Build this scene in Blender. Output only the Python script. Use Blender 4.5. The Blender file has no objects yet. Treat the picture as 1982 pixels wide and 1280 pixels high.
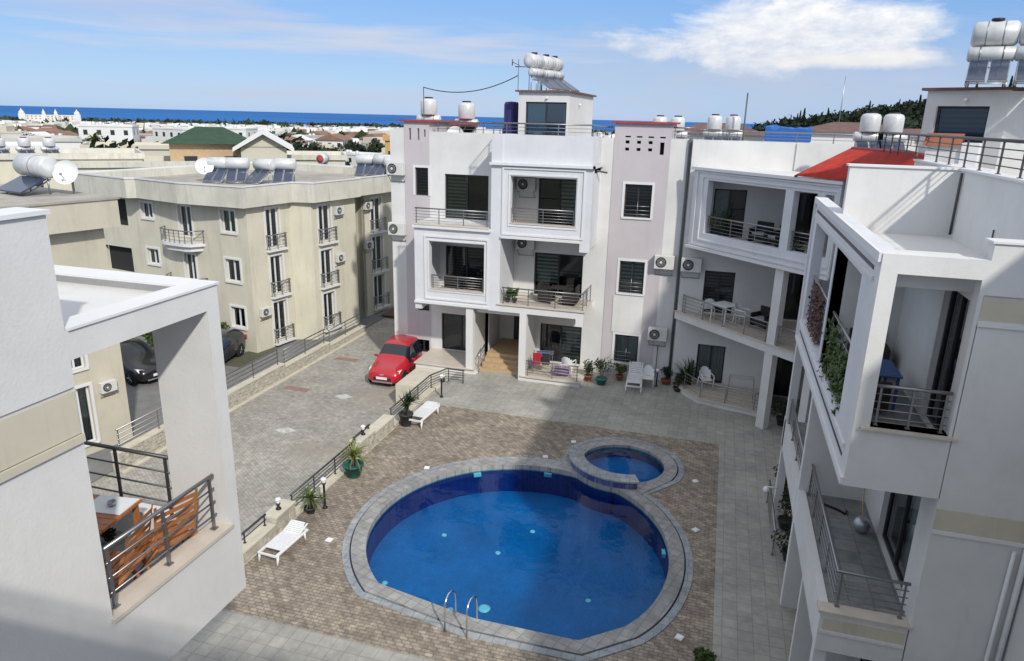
import bpy, bmesh, math, random
from math import sin, cos, pi, radians, sqrt, atan2, hypot
from mathutils import Vector, Matrix
random.seed(7)
S = bpy.context.scene
COL = S.collection

# ------------------------------------------------------------------ camera
CAM_H = 10.8
YAW, PITCH, ROLL, FPX = radians(16.0), radians(16.7), radians(1.4), 1375.0
cd = bpy.data.cameras.new('camera'); cam = bpy.data.objects.new('camera', cd); COL.objects.link(cam)
F_ = Vector((-sin(YAW)*cos(PITCH), cos(YAW)*cos(PITCH), -sin(PITCH)))
R0 = Vector((cos(YAW), sin(YAW), 0)); U0 = R0.cross(F_)
R_ = R0*cos(ROLL) + U0*sin(ROLL); U_ = -R0*sin(ROLL) + U0*cos(ROLL)
cam.matrix_world = Matrix(((R_.x, U_.x, -F_.x, 0), (R_.y, U_.y, -F_.y, 0), (R_.z, U_.z, -F_.z, CAM_H), (0, 0, 0, 1)))
cd.sensor_width = 36; cd.lens = FPX/1982*36; cd.clip_start = .1; cd.clip_end = 90000
S.camera = cam

# ------------------------------------------------------------------ sun, sky, exposure
SUNV = Vector((.86, -.97, 1.0)).normalized()          # towards the sun
sd = bpy.data.lights.new('sun', 'SUN'); sun = bpy.data.objects.new('sun', sd); COL.objects.link(sun)
sd.energy = 2.35; sd.angle = radians(1.8); sd.color = (1, .955, .88)
sun.rotation_euler = SUNV.to_track_quat('Z', 'Y').to_euler()
sun.location = (20, -20, 40)
W = bpy.data.worlds.new('World'); S.world = W; W.use_nodes = True
nt = W.node_tree; N = nt.nodes; L = nt.links; N.clear()
def nd(t, **k):
    n = N.new(t)
    for a, b in k.items(): setattr(n, a, b)
    return n
out = nd('ShaderNodeOutputWorld'); bg = nd('ShaderNodeBackground'); L.new(bg.outputs[0], out.inputs[0])
bg.inputs[1].default_value = .15
sky = nd('ShaderNodeTexSky', sky_type='NISHITA', sun_disc=False)
sky.sun_elevation = math.asin(SUNV.z); sky.sun_rotation = atan2(SUNV.x, SUNV.y)
sky.air_density = 1.1; sky.dust_density = .35; sky.ozone_density = 2.2; sky.altitude = 50
tc = nd('ShaderNodeTexCoord')
sep = nd('ShaderNodeSeparateXYZ'); L.new(tc.outputs['Generated'], sep.inputs[0])
def mth(op, a, b=None, c=None, clamp=False):
    n = nd('ShaderNodeMath', operation=op, use_clamp=clamp)
    for i, v in enumerate((a, b, c)):
        if v is None: continue
        if isinstance(v, (int, float)): n.inputs[i].default_value = v
        else: L.new(v, n.inputs[i])
    return n.outputs[0]
def mixc(f, a, b):
    n = nd('ShaderNodeMix', data_type='RGBA', clamp_factor=True)
    for i, v in ((0, f), (6, a), (7, b)):
        if isinstance(v, (int, float, tuple)): n.inputs[i].default_value = v
        else: L.new(v, n.inputs[i])
    return n.outputs[2]
az = mth('ARCTAN2', sep.outputs['X'], sep.outputs['Y'])          # bearing, radians from +Y towards +X
hz = mth('SQRT', mth('ADD', mth('MULTIPLY', sep.outputs['X'], sep.outputs['X']), mth('MULTIPLY', sep.outputs['Y'], sep.outputs['Y'])))
el = mth('ARCTAN2', sep.outputs['Z'], hz)
cmb = nd('ShaderNodeCombineXYZ'); L.new(az, cmb.inputs[0]); L.new(el, cmb.inputs[1])
def noise(sx, sy, det, rough, off=(0, 0, 0), dist=0.0):
    m = nd('ShaderNodeMapping'); m.inputs['Scale'].default_value = (sx, sy, 1); m.inputs['Location'].default_value = off
    L.new(cmb.outputs[0], m.inputs[0]); n = nd('ShaderNodeTexNoise'); n.inputs['Scale'].default_value = 1
    n.inputs['Detail'].default_value = det; n.inputs['Roughness'].default_value = rough; n.inputs['Distortion'].default_value = dist
    L.new(m.outputs[0], n.inputs['Vector']); return n.outputs['Fac']
def blob(a0, e0, ra, re, nz, amp, soft):
    """cloud bank centred at a bearing / elevation with an edge broken by noise"""
    da = mth('DIVIDE', mth('SUBTRACT', az, a0), ra); de = mth('DIVIDE', mth('SUBTRACT', el, e0), re)
    d = mth('SQRT', mth('ADD', mth('MULTIPLY', da, da), mth('MULTIPLY', de, de)))
    v = mth('SUBTRACT', mth('ADD', 1.0, mth('MULTIPLY', mth('SUBTRACT', nz, .5), amp)), d)
    return mth('DIVIDE', v, soft, clamp=True)
n1 = noise(9, 22, 9, .62, (3, 1, 0), .3); n2 = noise(3.2, 26, 7, .6, (7.7, 2.2, 0), .6); n3 = noise(26, 60, 7, .65, (1, 5, 0))
n4 = noise(5, 60, 6, .55, (0.4, 9.2, 0), .5)
skyc = sky.outputs[0]
tint = nd('ShaderNodeMix', data_type='RGBA', blend_type='MULTIPLY'); tint.inputs[0].default_value = 1
L.new(skyc, tint.inputs[6]); tint.inputs[7].default_value = (.93, 1.0, 1.13, 1)
base = tint.outputs[2]
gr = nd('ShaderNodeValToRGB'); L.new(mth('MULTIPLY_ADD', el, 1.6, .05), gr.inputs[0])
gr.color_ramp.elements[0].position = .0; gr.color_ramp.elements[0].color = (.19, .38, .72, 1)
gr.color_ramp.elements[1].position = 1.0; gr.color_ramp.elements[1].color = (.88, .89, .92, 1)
for po, co_ in ((.06, (.20, .40, .74, 1)), (.16, (.17, .33, .66, 1)), (.30, (.14, .31, .66, 1)), (.52, (.74, .77, .83, 1))):  # upper stops, above the view, brightened and whitened as added fill light
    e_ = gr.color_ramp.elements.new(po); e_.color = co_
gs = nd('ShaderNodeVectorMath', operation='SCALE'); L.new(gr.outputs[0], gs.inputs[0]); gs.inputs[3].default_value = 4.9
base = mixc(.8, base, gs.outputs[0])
# thin streaks over the whole view
st = mth('MULTIPLY', mth('SUBTRACT', n2, .5, clamp=True), 5.5, clamp=True)
st = mth('MULTIPLY', st, .35)
c1 = mixc(st, base, (2.8, 3.1, 4.0, 1))
# grey-blue bank low on the right, streak left
b3 = blob(.06, .06, .42, .075, n1, 1.7, .9); c1 = mixc(mth('MULTIPLY', b3, .8), c1, (2.5, 2.85, 3.6, 1))
b4 = blob(-.50, .088, .40, .022, n4, 2.6, .9); c1 = mixc(mth('MULTIPLY', b4, .85), c1, (3.1, 3.3, 3.9, 1))
b6 = blob(-.78, .115, .25, .03, n2, 2.2, 1.0); c1 = mixc(mth('MULTIPLY', b6, .7), c1, (2.6, 2.9, 3.8, 1))
b5 = blob(-.55, .022, .32, .012, n4, 2.4, .8); c1 = mixc(mth('MULTIPLY', b5, .5), c1, (2.8, 2.9, 3.6, 1))
# the big cumulus on the right
b1 = blob(.055, .104, .20, .047, n1, 1.5, .34)
shade = mth('MULTIPLY', mth('SUBTRACT', mth('ADD', n3, mth('MULTIPLY', mth('SUBTRACT', el, .11), 3.0)), .32), 2.4, clamp=True)
cc = mixc(shade, (3.3, 3.55, 4.1, 1), (5.3, 5.2, 5.0, 1))
c2 = mixc(mth('MULTIPLY', b1, .93), c1, cc)
b2 = blob(.13, .075, .12, .014, n1, 1.5, .6)
c2 = mixc(mth('MULTIPLY', b2, .7), c2, (4.6, 4.5, 4.3, 1))
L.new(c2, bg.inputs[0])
S.view_settings.view_transform = 'Standard'; S.view_settings.look = 'None'
S.view_settings.exposure = 0.47; S.view_settings.gamma = 1
S.render.engine = 'CYCLES'
S.cycles.max_bounces = 7; S.cycles.transparent_max_bounces = 10
S.cycles.sample_clamp_indirect = 6

# ------------------------------------------------------------------ materials
MATS = {}
def mat(name, col, rough=.8, metal=0.0, var=.0, vscale=1.0, bump=0.0, bscale=20.0, spec=.3, streak=0.0, fn=None):
    m = bpy.data.materials.new(name); m.use_nodes = True; t = m.node_tree; n = t.nodes; l = t.links
    p = n['Principled BSDF']; p.inputs['Roughness'].default_value = rough; p.inputs['Metallic'].default_value = metal
    p.inputs['Specular IOR Level'].default_value = spec
    p.inputs['Base Color'].default_value = (*col, 1)
    if var or bump or streak or fn:
        co = n.new('ShaderNodeTexCoord').outputs['Object']
    c = None
    if var:
        a = n.new('ShaderNodeTexNoise'); a.inputs['Scale'].default_value = vscale; a.inputs['Detail'].default_value = 6; a.inputs['Roughness'].default_value = .65
        l.new(co, a.inputs['Vector'])
        r = n.new('ShaderNodeMapRange'); r.inputs[1].default_value = .3; r.inputs[2].default_value = .72
        r.inputs[3].default_value = 1-var; r.inputs[4].default_value = 1+var*.6; l.new(a.outputs['Fac'], r.inputs[0])
        mx = n.new('ShaderNodeMix'); mx.data_type = 'RGBA'; mx.blend_type = 'MULTIPLY'; mx.inputs[0].default_value = 1
        mx.inputs[6].default_value = (*col, 1); l.new(r.outputs[0], mx.inputs[7]); c = mx.outputs[2]
    if streak:
        mp = n.new('ShaderNodeMapping'); mp.inputs['Scale'].default_value = (1.9, 1.9, .22); l.new(co, mp.inputs[0])
        a = n.new('ShaderNodeTexNoise'); a.inputs['Scale'].default_value = 1.6; a.inputs['Detail'].default_value = 8; a.inputs['Roughness'].default_value = .7
        l.new(mp.outputs[0], a.inputs['Vector'])
        r = n.new('ShaderNodeMapRange'); r.inputs[1].default_value = .52; r.inputs[2].default_value = .8
        r.inputs[3].default_value = 0; r.inputs[4].default_value = streak; l.new(a.outputs['Fac'], r.inputs[0])
        mx = n.new('ShaderNodeMix'); mx.data_type = 'RGBA'; l.new(r.outputs[0], mx.inputs[0])
        if c: l.new(c, mx.inputs[6])
        else: mx.inputs[6].default_value = (*col, 1)
        mx.inputs[7].default_value = (col[0]*.45, col[1]*.43, col[2]*.38, 1); c = mx.outputs[2]
    if fn: c = fn(n, l, co, c)
    if c: l.new(c, p.inputs['Base Color'])
    if bump:
        a = n.new('ShaderNodeTexNoise'); a.inputs['Scale'].default_value = bscale; a.inputs['Detail'].default_value = 4; l.new(co, a.inputs['Vector'])
        b = n.new('ShaderNodeBump'); b.inputs['Strength'].default_value = bump; b.inputs['Distance'].default_value = .02
        l.new(a.outputs['Fac'], b.inputs['Height']); l.new(b.outputs[0], p.inputs['Normal'])
    MATS[name] = m; return m
def brick(c1, c2, mortar, bw, rh, ms=.012, off=.5, rot=0.0, mixamt=1.0, patch=None):
    def f(n, l, co, c):
        mp = n.new('ShaderNodeMapping'); mp.inputs['Rotation'].default_value = (0, 0, rot); l.new(co, mp.inputs[0])
        b = n.new('ShaderNodeTexBrick'); b.offset = off; l.new(mp.outputs[0], b.inputs['Vector'])
        b.inputs['Color1'].default_value = (*c1, 1); b.inputs['Color2'].default_value = (*c2, 1); b.inputs['Mortar'].default_value = (*mortar, 1)
        b.inputs['Scale'].default_value = 1; b.inputs['Mortar Size'].default_value = ms; b.inputs['Brick Width'].default_value = bw; b.inputs['Row Height'].default_value = rh
        b.inputs['Mortar Smooth'].default_value = .3
        o = b.outputs['Color']
        a = n.new('ShaderNodeTexNoise'); a.inputs['Scale'].default_value = .55; a.inputs['Detail'].default_value = 7; a.inputs['Roughness'].default_value = .7; l.new(co, a.inputs['Vector'])
        r = n.new('ShaderNodeMapRange'); r.inputs[1].default_value = .3; r.inputs[2].default_value = .7; r.inputs[3].default_value = .74; r.inputs[4].default_value = 1.2; l.new(a.outputs['Fac'], r.inputs[0])
        mx = n.new('ShaderNodeMix'); mx.data_type = 'RGBA'; mx.blend_type = 'MULTIPLY'; mx.inputs[0].default_value = 1; l.new(o, mx.inputs[6]); l.new(r.outputs[0], mx.inputs[7]); o = mx.outputs[2]
        a = n.new('ShaderNodeTexNoise'); a.inputs['Scale'].default_value = 5.5; a.inputs['Detail'].default_value = 5; l.new(co, a.inputs['Vector'])
        r = n.new('ShaderNodeMapRange'); r.inputs[1].default_value = .3; r.inputs[2].default_value = .7; r.inputs[3].default_value = .8; r.inputs[4].default_value = 1.2; l.new(a.outputs['Fac'], r.inputs[0])
        mx = n.new('ShaderNodeMix'); mx.data_type = 'RGBA'; mx.blend_type = 'MULTIPLY'; mx.inputs[0].default_value = mixamt; l.new(o, mx.inputs[6]); l.new(r.outputs[0], mx.inputs[7]); o = mx.outputs[2]
        if patch:
            a = n.new('ShaderNodeTexNoise'); a.inputs['Scale'].default_value = .32; a.inputs['Detail'].default_value = 3; l.new(co, a.inputs['Vector'])
            r = n.new('ShaderNodeMapRange'); r.inputs[1].default_value = .56; r.inputs[2].default_value = .68; r.inputs[3].default_value = 0; r.inputs[4].default_value = .6; l.new(a.outputs['Fac'], r.inputs[0])
            mx = n.new('ShaderNodeMix'); mx.data_type = 'RGBA'; l.new(r.outputs[0], mx.inputs[0]); l.new(o, mx.inputs[6]); mx.inputs[7].default_value = (*patch, 1); o = mx.outputs[2]
        return o
    return f
mat('white', (.67, .665, .65), .85, var=.12, vscale=.55, bump=.12, bscale=30, streak=.13)
mat('white_clean', (.70, .70, .70), .7, var=.05, vscale=1.2)
mat('trim', (.66, .67, .70), .7, var=.09, vscale=.8, bump=.08, bscale=40, streak=.1)
mat('cream', (.56, .52, .42), .85, var=.1, vscale=.8, streak=.35)
mat('cream2', (.62, .59, .48), .88, var=.12, vscale=.5, bump=.2, bscale=35, streak=.45)
mat('cream_band', (.60, .585, .51), .88, var=.16, vscale=.8, streak=.65)
mat('lilac', (.52, .485, .50), .88, var=.06, vscale=.8, bump=.12, bscale=50, streak=.2)
mat('redcap', (.36, .06, .06), .6, var=.2, vscale=3)
mat('roofgrey', (.40, .375, .33), .9, var=.35, vscale=.5, streak=.5)
mat('frame_dark', (.035, .037, .04), .45)
mat('metal', (.30, .30, .31), .38, .85)
mat('metal_dark', (.09, .09, .095), .45, .6)
mat('chrome', (.75, .76, .78), .18, 1)
mat('black', (.012, .012, .013), .6)
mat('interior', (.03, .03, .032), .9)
mat('plastic_white', (.74, .75, .75), .45, var=.06, vscale=4)
mat('ac_white', (.62, .62, .59), .5, var=.08, vscale=5)
mat('ac_fan', (.03, .03, .035), .5)
mat('marble', (.58, .52, .44), .4, var=.12, vscale=3)
mat('stone', (.50, .47, .40), .9, var=.35, vscale=5, bump=.9, bscale=9)
mat('stone_cap', (.58, .54, .44), .85, var=.15, vscale=3)
mat('concrete', (.36, .35, .33), .9, var=.2, vscale=1.1)
mat('tank_white', (.62, .63, .63), .35, .15, var=.16, vscale=3, streak=.4)
mat('tank_blue', (.02, .02, .10), .4)
mat('lid_black', (.02, .02, .025), .5)
mat('panel', (.035, .05, .09), .12, .0, var=.25, vscale=6, spec=.8)
mat('galv', (.45, .47, .49), .4, .8, var=.2, vscale=6)
mat('tile_walk', (.3, .3, .3), .6, fn=brick((.325, .32, .285), (.38, .37, .33), (.27, .265, .24), .33, .33, .012, 0, 0, .5))
mat('tile_floor', (.2, .2, .2), .5, fn=brick((.22, .225, .22), (.27, .27, .26), (.15, .15, .15), .4, .4, .01, 0, 0, .8))
def decktile(n, l, co, c):
    o = brick((.26, .215, .17), (.36, .315, .255), (.20, .175, .145), .20, .10, .016, .5, radians(0))(n, l, co, c)
    v = n.new('ShaderNodeTexBrick'); v.offset = .5
    mp = n.new('ShaderNodeMapping'); mp.inputs['Rotation'].default_value = (0, 0, radians(45)); l.new(co, mp.inputs[0]); l.new(mp.outputs[0], v.inputs['Vector'])
    v.inputs['Color1'].default_value = (.70, .68, .68, 1); v.inputs['Color2'].default_value = (1.22, 1.2, 1.15, 1); v.inputs['Mortar'].default_value = (.8, .8, .8, 1)
    v.inputs['Scale'].default_value = 1; v.inputs['Brick Width'].default_value = .26; v.inputs['Row Height'].default_value = .15; v.inputs['Mortar Size'].default_value = .01
    mx = n.new('ShaderNodeMix'); mx.data_type = 'RGBA'; mx.blend_type = 'MULTIPLY'; mx.inputs[0].default_value = .8; l.new(o, mx.inputs[6]); l.new(v.outputs['Color'], mx.inputs[7])
    return mx.outputs[2]
mat('deck', (.3, .3, .3), .75, fn=decktile)
mat('paver', (.3, .3, .3), .85, fn=brick((.315, .30, .265), (.37, .355, .315), (.25, .24, .21), .21, .105, .009, .5, radians(35), 1.0, (.30, .26, .21)))
mat('asphalt', (.20, .20, .195), .9, var=.2, vscale=2)
mat('paint_white', (.52, .52, .49), .8, var=.35, vscale=6)
mat('brickred', (.31, .19, .16), .85, var=.3, vscale=6)
mat('soil', (.15, .15, .10), .95, var=.5, vscale=.05)
mat('grass', (.07, .11, .035), .95, var=.5, vscale=2)
mat('coping', (.3, .3, .3), .6, fn=brick((.26, .29, .31), (.34, .355, .36), (.2, .215, .23), .30, .30, .012, .5, 0, .7))
mat('coping_inner', (.3, .3, .3), .6, fn=brick((.27, .27, .26), (.35, .345, .33), (.2, .2, .2), .25, .25, .01, 0, .3, .7))
mat('groove', (.03, .04, .07), .8)
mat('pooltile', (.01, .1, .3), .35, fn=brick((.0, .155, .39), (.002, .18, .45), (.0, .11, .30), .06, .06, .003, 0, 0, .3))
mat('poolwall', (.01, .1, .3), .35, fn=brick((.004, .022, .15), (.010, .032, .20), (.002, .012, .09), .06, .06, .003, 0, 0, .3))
mat('mosaic', (.1, .1, .3), .35, fn=brick((.07, .08, .22), (.17, .19, .33), (.04, .05, .12), .12, .12, .006, 0, 0, .6))
mat('carred', (.45, .01, .02), .25, .1, spec=.6); mat('carblue', (.012, .013, .035), .22, .3, spec=.6); mat('carblack', (.01, .01, .012), .25, .2, spec=.6)
for k in ('carred', 'carblue', 'carblack'): MATS[k].node_tree.nodes['Principled BSDF'].inputs['Coat Weight'].default_value = .8
mat('carglass', (.01, .016, .022), .06, 0, spec=.9); mat('tyre', (.015, .015, .016), .85); mat('rim', (.35, .36, .38), .35, .9)
mat('lampglass', (.8, .8, .78), .15, spec=.7); mat('darktrim', (.02, .02, .022), .5)
mat('wood_orange', (.40, .15, .05), .45, var=.25, vscale=6); mat('wood_pale', (.50, .36, .22), .5, var=.2, vscale=5)
mat('wicker', (.035, .030, .028), .8, var=.3, vscale=30); mat('bluecloth', (.06, .12, .25), .9, var=.3, vscale=8)
mat('redcloth', (.42, .02, .03), .9, var=.2, vscale=8); mat('purplecloth', (.20, .13, .22), .9, var=.3, vscale=6); mat('cushion', (.38, .40, .42), .9)
mat('pot_green', (.02, .12, .10), .5, var=.2, vscale=6); mat('pot_dark', (.045, .045, .05), .6); mat('terracotta', (.30, .11, .06), .8, var=.2, vscale=7); mat('pot_blue', (.07, .12, .16), .5)
mat('leaf', (.075, .12, .030), .6, var=.5, vscale=6); mat('leaf_yel', (.16, .19, .04), .6, var=.4, vscale=7); mat('leaf_dark', (.025, .05, .018), .7, var=.5, vscale=4)
mat('leaf_far', (.045, .065, .03), .9, var=.5, vscale=.4); mat('leaf_olive', (.14, .14, .045), .9, var=.4, vscale=.3); mat('leaf_pine', (.018, .030, .016), .9, var=.5, vscale=.3)
mat('trunk', (.14, .10, .07), .9, var=.3, vscale=5)
mat('f_white', (.72, .72, .70), .9, var=.1, vscale=.1); mat('f_cream', (.58, .54, .45), .9, var=.1, vscale=.1); mat('f_grey', (.52, .51, .48), .9, var=.2, vscale=.2)
mat('f_tile', (.25, .15, .11), .9, var=.3, vscale=.5); mat('f_green', (.035, .075, .045), .8, var=.25, vscale=1.5); mat('f_win', (.03, .035, .045), .3); mat('f_ochre', (.52, .32, .12), .9, var=.1, vscale=.2)
mat('tarp', (.02, .12, .42), .6, var=.2, vscale=2); mat('umber', (.16, .10, .09), .9, var=.3, vscale=2)
mat('pipe', (.10, .115, .11), .5); mat('cable', (.05, .06, .07), .6); mat('blind_beige', (.30, .30, .22), .8); mat('curtain', (.40, .45, .43), .9, var=.15, vscale=8)
def stripes(c1, c2, pitch, horiz=True):
    def f(n, l, co, c):
        w = n.new('ShaderNodeTexWave'); w.wave_type = 'BANDS'; w.bands_direction = 'Z' if horiz else 'X'; w.inputs['Scale'].default_value = 1/pitch*.314; w.inputs['Distortion'].default_value = 0
        l.new(co, w.inputs['Vector']); r = n.new('ShaderNodeValToRGB'); r.color_ramp.elements[0].position = .42; r.color_ramp.elements[1].position = .58
        r.color_ramp.elements[0].color = (*c1, 1); r.color_ramp.elements[1].color = (*c2, 1); l.new(w.outputs['Fac'], r.inputs[0]); return r.outputs[0]
    return f
mat('blind_green', (.2, .3, .25), .8, fn=stripes((.12, .14, .12), (.40, .46, .40), .16)); mat('blind_olive', (.2, .3, .25), .8, fn=stripes((.08, .09, .06), (.27, .28, .19), .15))
mat('blind_dark', (.05, .05, .05), .8, fn=stripes((.03, .03, .035), (.09, .09, .10), .13))
mat('redroof', (.40, .035, .025), .7, var=.3, vscale=3)
def glassmat(name, tint, refl, rough=.03):
    m = bpy.data.materials.new(name); m.use_nodes = True; t = m.node_tree; n = t.nodes; l = t.links; n.clear()
    o = n.new('ShaderNodeOutputMaterial'); tr = n.new('ShaderNodeBsdfTransparent'); tr.inputs[0].default_value = (*tint, 1)
    g = n.new('ShaderNodeBsdfGlossy'); g.inputs['Roughness'].default_value = rough; g.inputs[0].default_value = (.9, .95, 1, 1)
    fr = n.new('ShaderNodeFresnel'); fr.inputs['IOR'].default_value = 1.5
    ad = n.new('ShaderNodeMath'); ad.operation = 'MULTIPLY_ADD'; ad.use_clamp = True; ad.inputs[1].default_value = 1.0; ad.inputs[2].default_value = refl; l.new(fr.outputs[0], ad.inputs[0])
    mx = n.new('ShaderNodeMixShader'); l.new(ad.outputs[0], mx.inputs[0]); l.new(tr.outputs[0], mx.inputs[1]); l.new(g.outputs[0], mx.inputs[2]); l.new(mx.outputs[0], o.inputs[0])
    MATS[name] = m; return m, g, fr
glassmat('glass', (.62, .66, .66), .03)
glassmat('glass_blue', (.35, .62, .70), .10)
m, g, fr = glassmat('water', (.40, .84, .95), .0, .05)
fr.inputs['IOR'].default_value = 1.24
_n = m.node_tree.nodes; _l = m.node_tree.links
_c = _n.new('ShaderNodeTexCoord'); _a = _n.new('ShaderNodeTexNoise'); _a.inputs['Scale'].default_value = 2.6; _a.inputs['Detail'].default_value = 3; _l.new(_c.outputs['Object'], _a.inputs['Vector'])
_b = _n.new('ShaderNodeBump'); _b.inputs['Strength'].default_value = .18; _b.inputs['Distance'].default_value = .05; _l.new(_a.outputs['Fac'], _b.inputs['Height']); _l.new(_b.outputs[0], g.inputs['Normal'])
m = bpy.data.materials.new('sea'); m.use_nodes = True; p = m.node_tree.nodes['Principled BSDF']; p.inputs['Base Color'].default_value = (.012, .10, .30, 1); p.inputs['Roughness'].default_value = .75; p.inputs['Specular IOR Level'].default_value = .1; MATS['sea'] = m
_n = m.node_tree.nodes; _l = m.node_tree.links
_c = _n.new('ShaderNodeTexCoord'); _m = _n.new('ShaderNodeMapping'); _m.inputs['Scale'].default_value = (.0004, .0016, 1); _l.new(_c.outputs['Object'], _m.inputs[0]); _a = _n.new('ShaderNodeTexNoise'); _a.inputs['Scale'].default_value = 1; _a.inputs['Detail'].default_value = 6; _l.new(_m.outputs[0], _a.inputs['Vector'])
_r = _n.new('ShaderNodeMapRange'); _r.inputs[1].default_value = .3; _r.inputs[2].default_value = .7; _r.inputs[3].default_value = 0; _r.inputs[4].default_value = 1; _l.new(_a.outputs['Fac'], _r.inputs[0])
_x = _n.new('ShaderNodeMix'); _x.data_type = 'RGBA'; _l.new(_r.outputs[0], _x.inputs[0]); _x.inputs[6].default_value = (.010, .085, .30, 1); _x.inputs[7].default_value = (.02, .15, .40, 1); _l.new(_x.outputs[2], p.inputs['Base Color'])

# ------------------------------------------------------------------ mesh helpers
class MB:
    """collects faces in a local frame and links them as one mesh object"""
    def __init__(s, T=None): s.v = []; s.f = []; s.m = []; s.T = T; s.sm = []
    def P(s, p):
        s.v.append(tuple(s.T(*p)) if s.T else tuple(p)); return len(s.v)-1
    def face(s, pts, m=0, sm=False):
        s.f.append([s.P(p) for p in pts]); s.m.append(m); s.sm.append(sm)
    def box(s, x0, x1, y0, y1, z0, z1, m=0, skip=''):
        if x0 > x1: x0, x1 = x1, x0
        if y0 > y1: y0, y1 = y1, y0
        i = [s.P(p) for p in ((x0,y0,z0),(x1,y0,z0),(x1,y1,z0),(x0,y1,z0),(x0,y0,z1),(x1,y0,z1),(x1,y1,z1),(x0,y1,z1))]
        for k, q in (('b',(3,2,1,0)),('t',(4,5,6,7)),('f',(0,1,5,4)),('r',(1,2,6,5)),('k',(2,3,7,6)),('l',(3,0,4,7))):
            if k in skip: continue
            s.f.append([i[j] for j in q]); s.m.append(m); s.sm.append(False)
    def prism(s, poly, z0, z1, m=0):
        n = len(poly); a = [s.P((x, y, z0)) for x, y in poly]; b = [s.P((x, y, z1)) for x, y in poly]
        s.f.append(a[::-1]); s.m.append(m); s.sm.append(False); s.f.append(b); s.m.append(m); s.sm.append(False)
        for i in range(n):
            j = (i+1) % n; s.f.append([a[i], a[j], b[j], b[i]]); s.m.append(m); s.sm.append(False)
    def tube(s, pts, r, n=8, m=0, r2=None, cap=True):
        pts = [Vector(p) for p in pts]; rings = []
        for i, p in enumerate(pts):
            d = (pts[min(i+1, len(pts)-1)] - pts[max(i-1, 0)]).normalized()
            a = d.orthogonal().normalized() if i == 0 else (rings_a - d*rings_a.dot(d)).normalized()
            rings_a = a; b = d.cross(a); rr = r if r2 is None else r + (r2-r)*i/(len(pts)-1)
            rings.append([s.P(p + (a*cos(2*pi*k/n) + b*sin(2*pi*k/n))*rr) for k in range(n)])
        for i in range(len(rings)-1):
            for k in range(n):
                s.f.append([rings[i][k], rings[i][(k+1) % n], rings[i+1][(k+1) % n], rings[i+1][k]]); s.m.append(m); s.sm.append(n > 5)
        if cap:
            s.f.append(rings[0][::-1]); s.m.append(m); s.sm.append(False); s.f.append(rings[-1]); s.m.append(m); s.sm.append(False)
    def lathe(s, prof, c=(0, 0, 0), n=20, m=0, axis='z', sm=True):
        rings = []
        for r, h in prof:
            ring = []
            for k in range(n):
                a = 2*pi*k/n; x, y = r*cos(a), r*sin(a)
                p = {'z': (c[0]+x, c[1]+y, c[2]+h), 'x': (c[0]+h, c[1]+x, c[2]+y), 'y': (c[0]+y, c[1]+h, c[2]+x)}[axis]
                ring.append(s.P(p))
            rings.append(ring)
        for i in range(len(rings)-1):
            for k in range(n):
                s.f.append([rings[i][k], rings[i][(k+1) % n], rings[i+1][(k+1) % n], rings[i+1][k]]); s.m.append(m); s.sm.append(sm)
        s.f.append(rings[0][::-1]); s.m.append(m); s.sm.append(False); s.f.append(rings[-1]); s.m.append(m); s.sm.append(False)
    def grid(s, u0, u1, z0, z1, d0, d1, holes=(), m=0):
        """upright slab from depth d0 to d1 (local x along, y depth, z up) with rectangular holes (ua, ub, za, zb)"""
        us = sorted({u0, u1, *[h[0] for h in holes], *[h[1] for h in holes]}); us = [u for u in us if u0 <= u <= u1]
        zs = sorted({z0, z1, *[h[2] for h in holes], *[h[3] for h in holes]}); zs = [z for z in zs if z0 <= z <= z1]
        def solid(i, j):
            if not (0 <= i < len(us)-1 and 0 <= j < len(zs)-1): return False
            a = (us[i]+us[i+1])/2; b = (zs[j]+zs[j+1])/2
            return not any(h[0] < a < h[1] and h[2] < b < h[3] for h in holes)
        for i in range(len(us)-1):
            for j in range(len(zs)-1):
                if not solid(i, j): continue
                a, b, c, d = us[i], us[i+1], zs[j], zs[j+1]
                s.face([(a,d0,c),(b,d0,c),(b,d0,d),(a,d0,d)], m); s.face([(b,d1,c),(a,d1,c),(a,d1,d),(b,d1,d)], m)
                if not solid(i-1, j): s.face([(a,d1,c),(a,d0,c),(a,d0,d),(a,d1,d)], m)
                if not solid(i+1, j): s.face([(b,d0,c),(b,d1,c),(b,d1,d),(b,d0,d)], m)
                if not solid(i, j-1): s.face([(a,d1,c),(b,d1,c),(b,d0,c),(a,d0,c)], m)
                if not solid(i, j+1): s.face([(a,d0,d),(b,d0,d),(b,d1,d),(a,d1,d)], m)
    def pieces(s, name, mats, parent=None):
        """one object per separate piece; posts, slabs and walls are told apart by their proportions when name is None"""
        par = {}
        key = lambda i: tuple(round(c, 3) for c in s.v[i])
        root = {}
        def find(a):
            while root.setdefault(a, a) != a: root[a] = root[root[a]]; a = root[a]
            return a
        for f in s.f:
            a = find(key(f[0]))
            for i in f[1:]: root[find(key(i))] = a
        for k, f in enumerate(s.f): par.setdefault(find(key(f[0])), []).append(k)
        res = []
        for ks in par.values():
            b = MB(); b.v = s.v
            vs = sorted({i for k in ks for i in s.f[k]}); ix = {v: n for n, v in enumerate(vs)}
            b.v = [s.v[i] for i in vs]; b.f = [[ix[i] for i in s.f[k]] for k in ks]; b.m = [s.m[k] for k in ks]; b.sm = [s.sm[k] for k in ks]
            e = [max(v[i] for v in b.v)-min(v[i] for v in b.v) for i in range(3)]
            nm = name or ('column' if max(e[0], e[1]) < .62 and e[2] > 1 else 'floor_slab' if e[2] < .5 else 'wall')
            res.append(b.build(nm, mats, parent))
        return res
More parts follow.
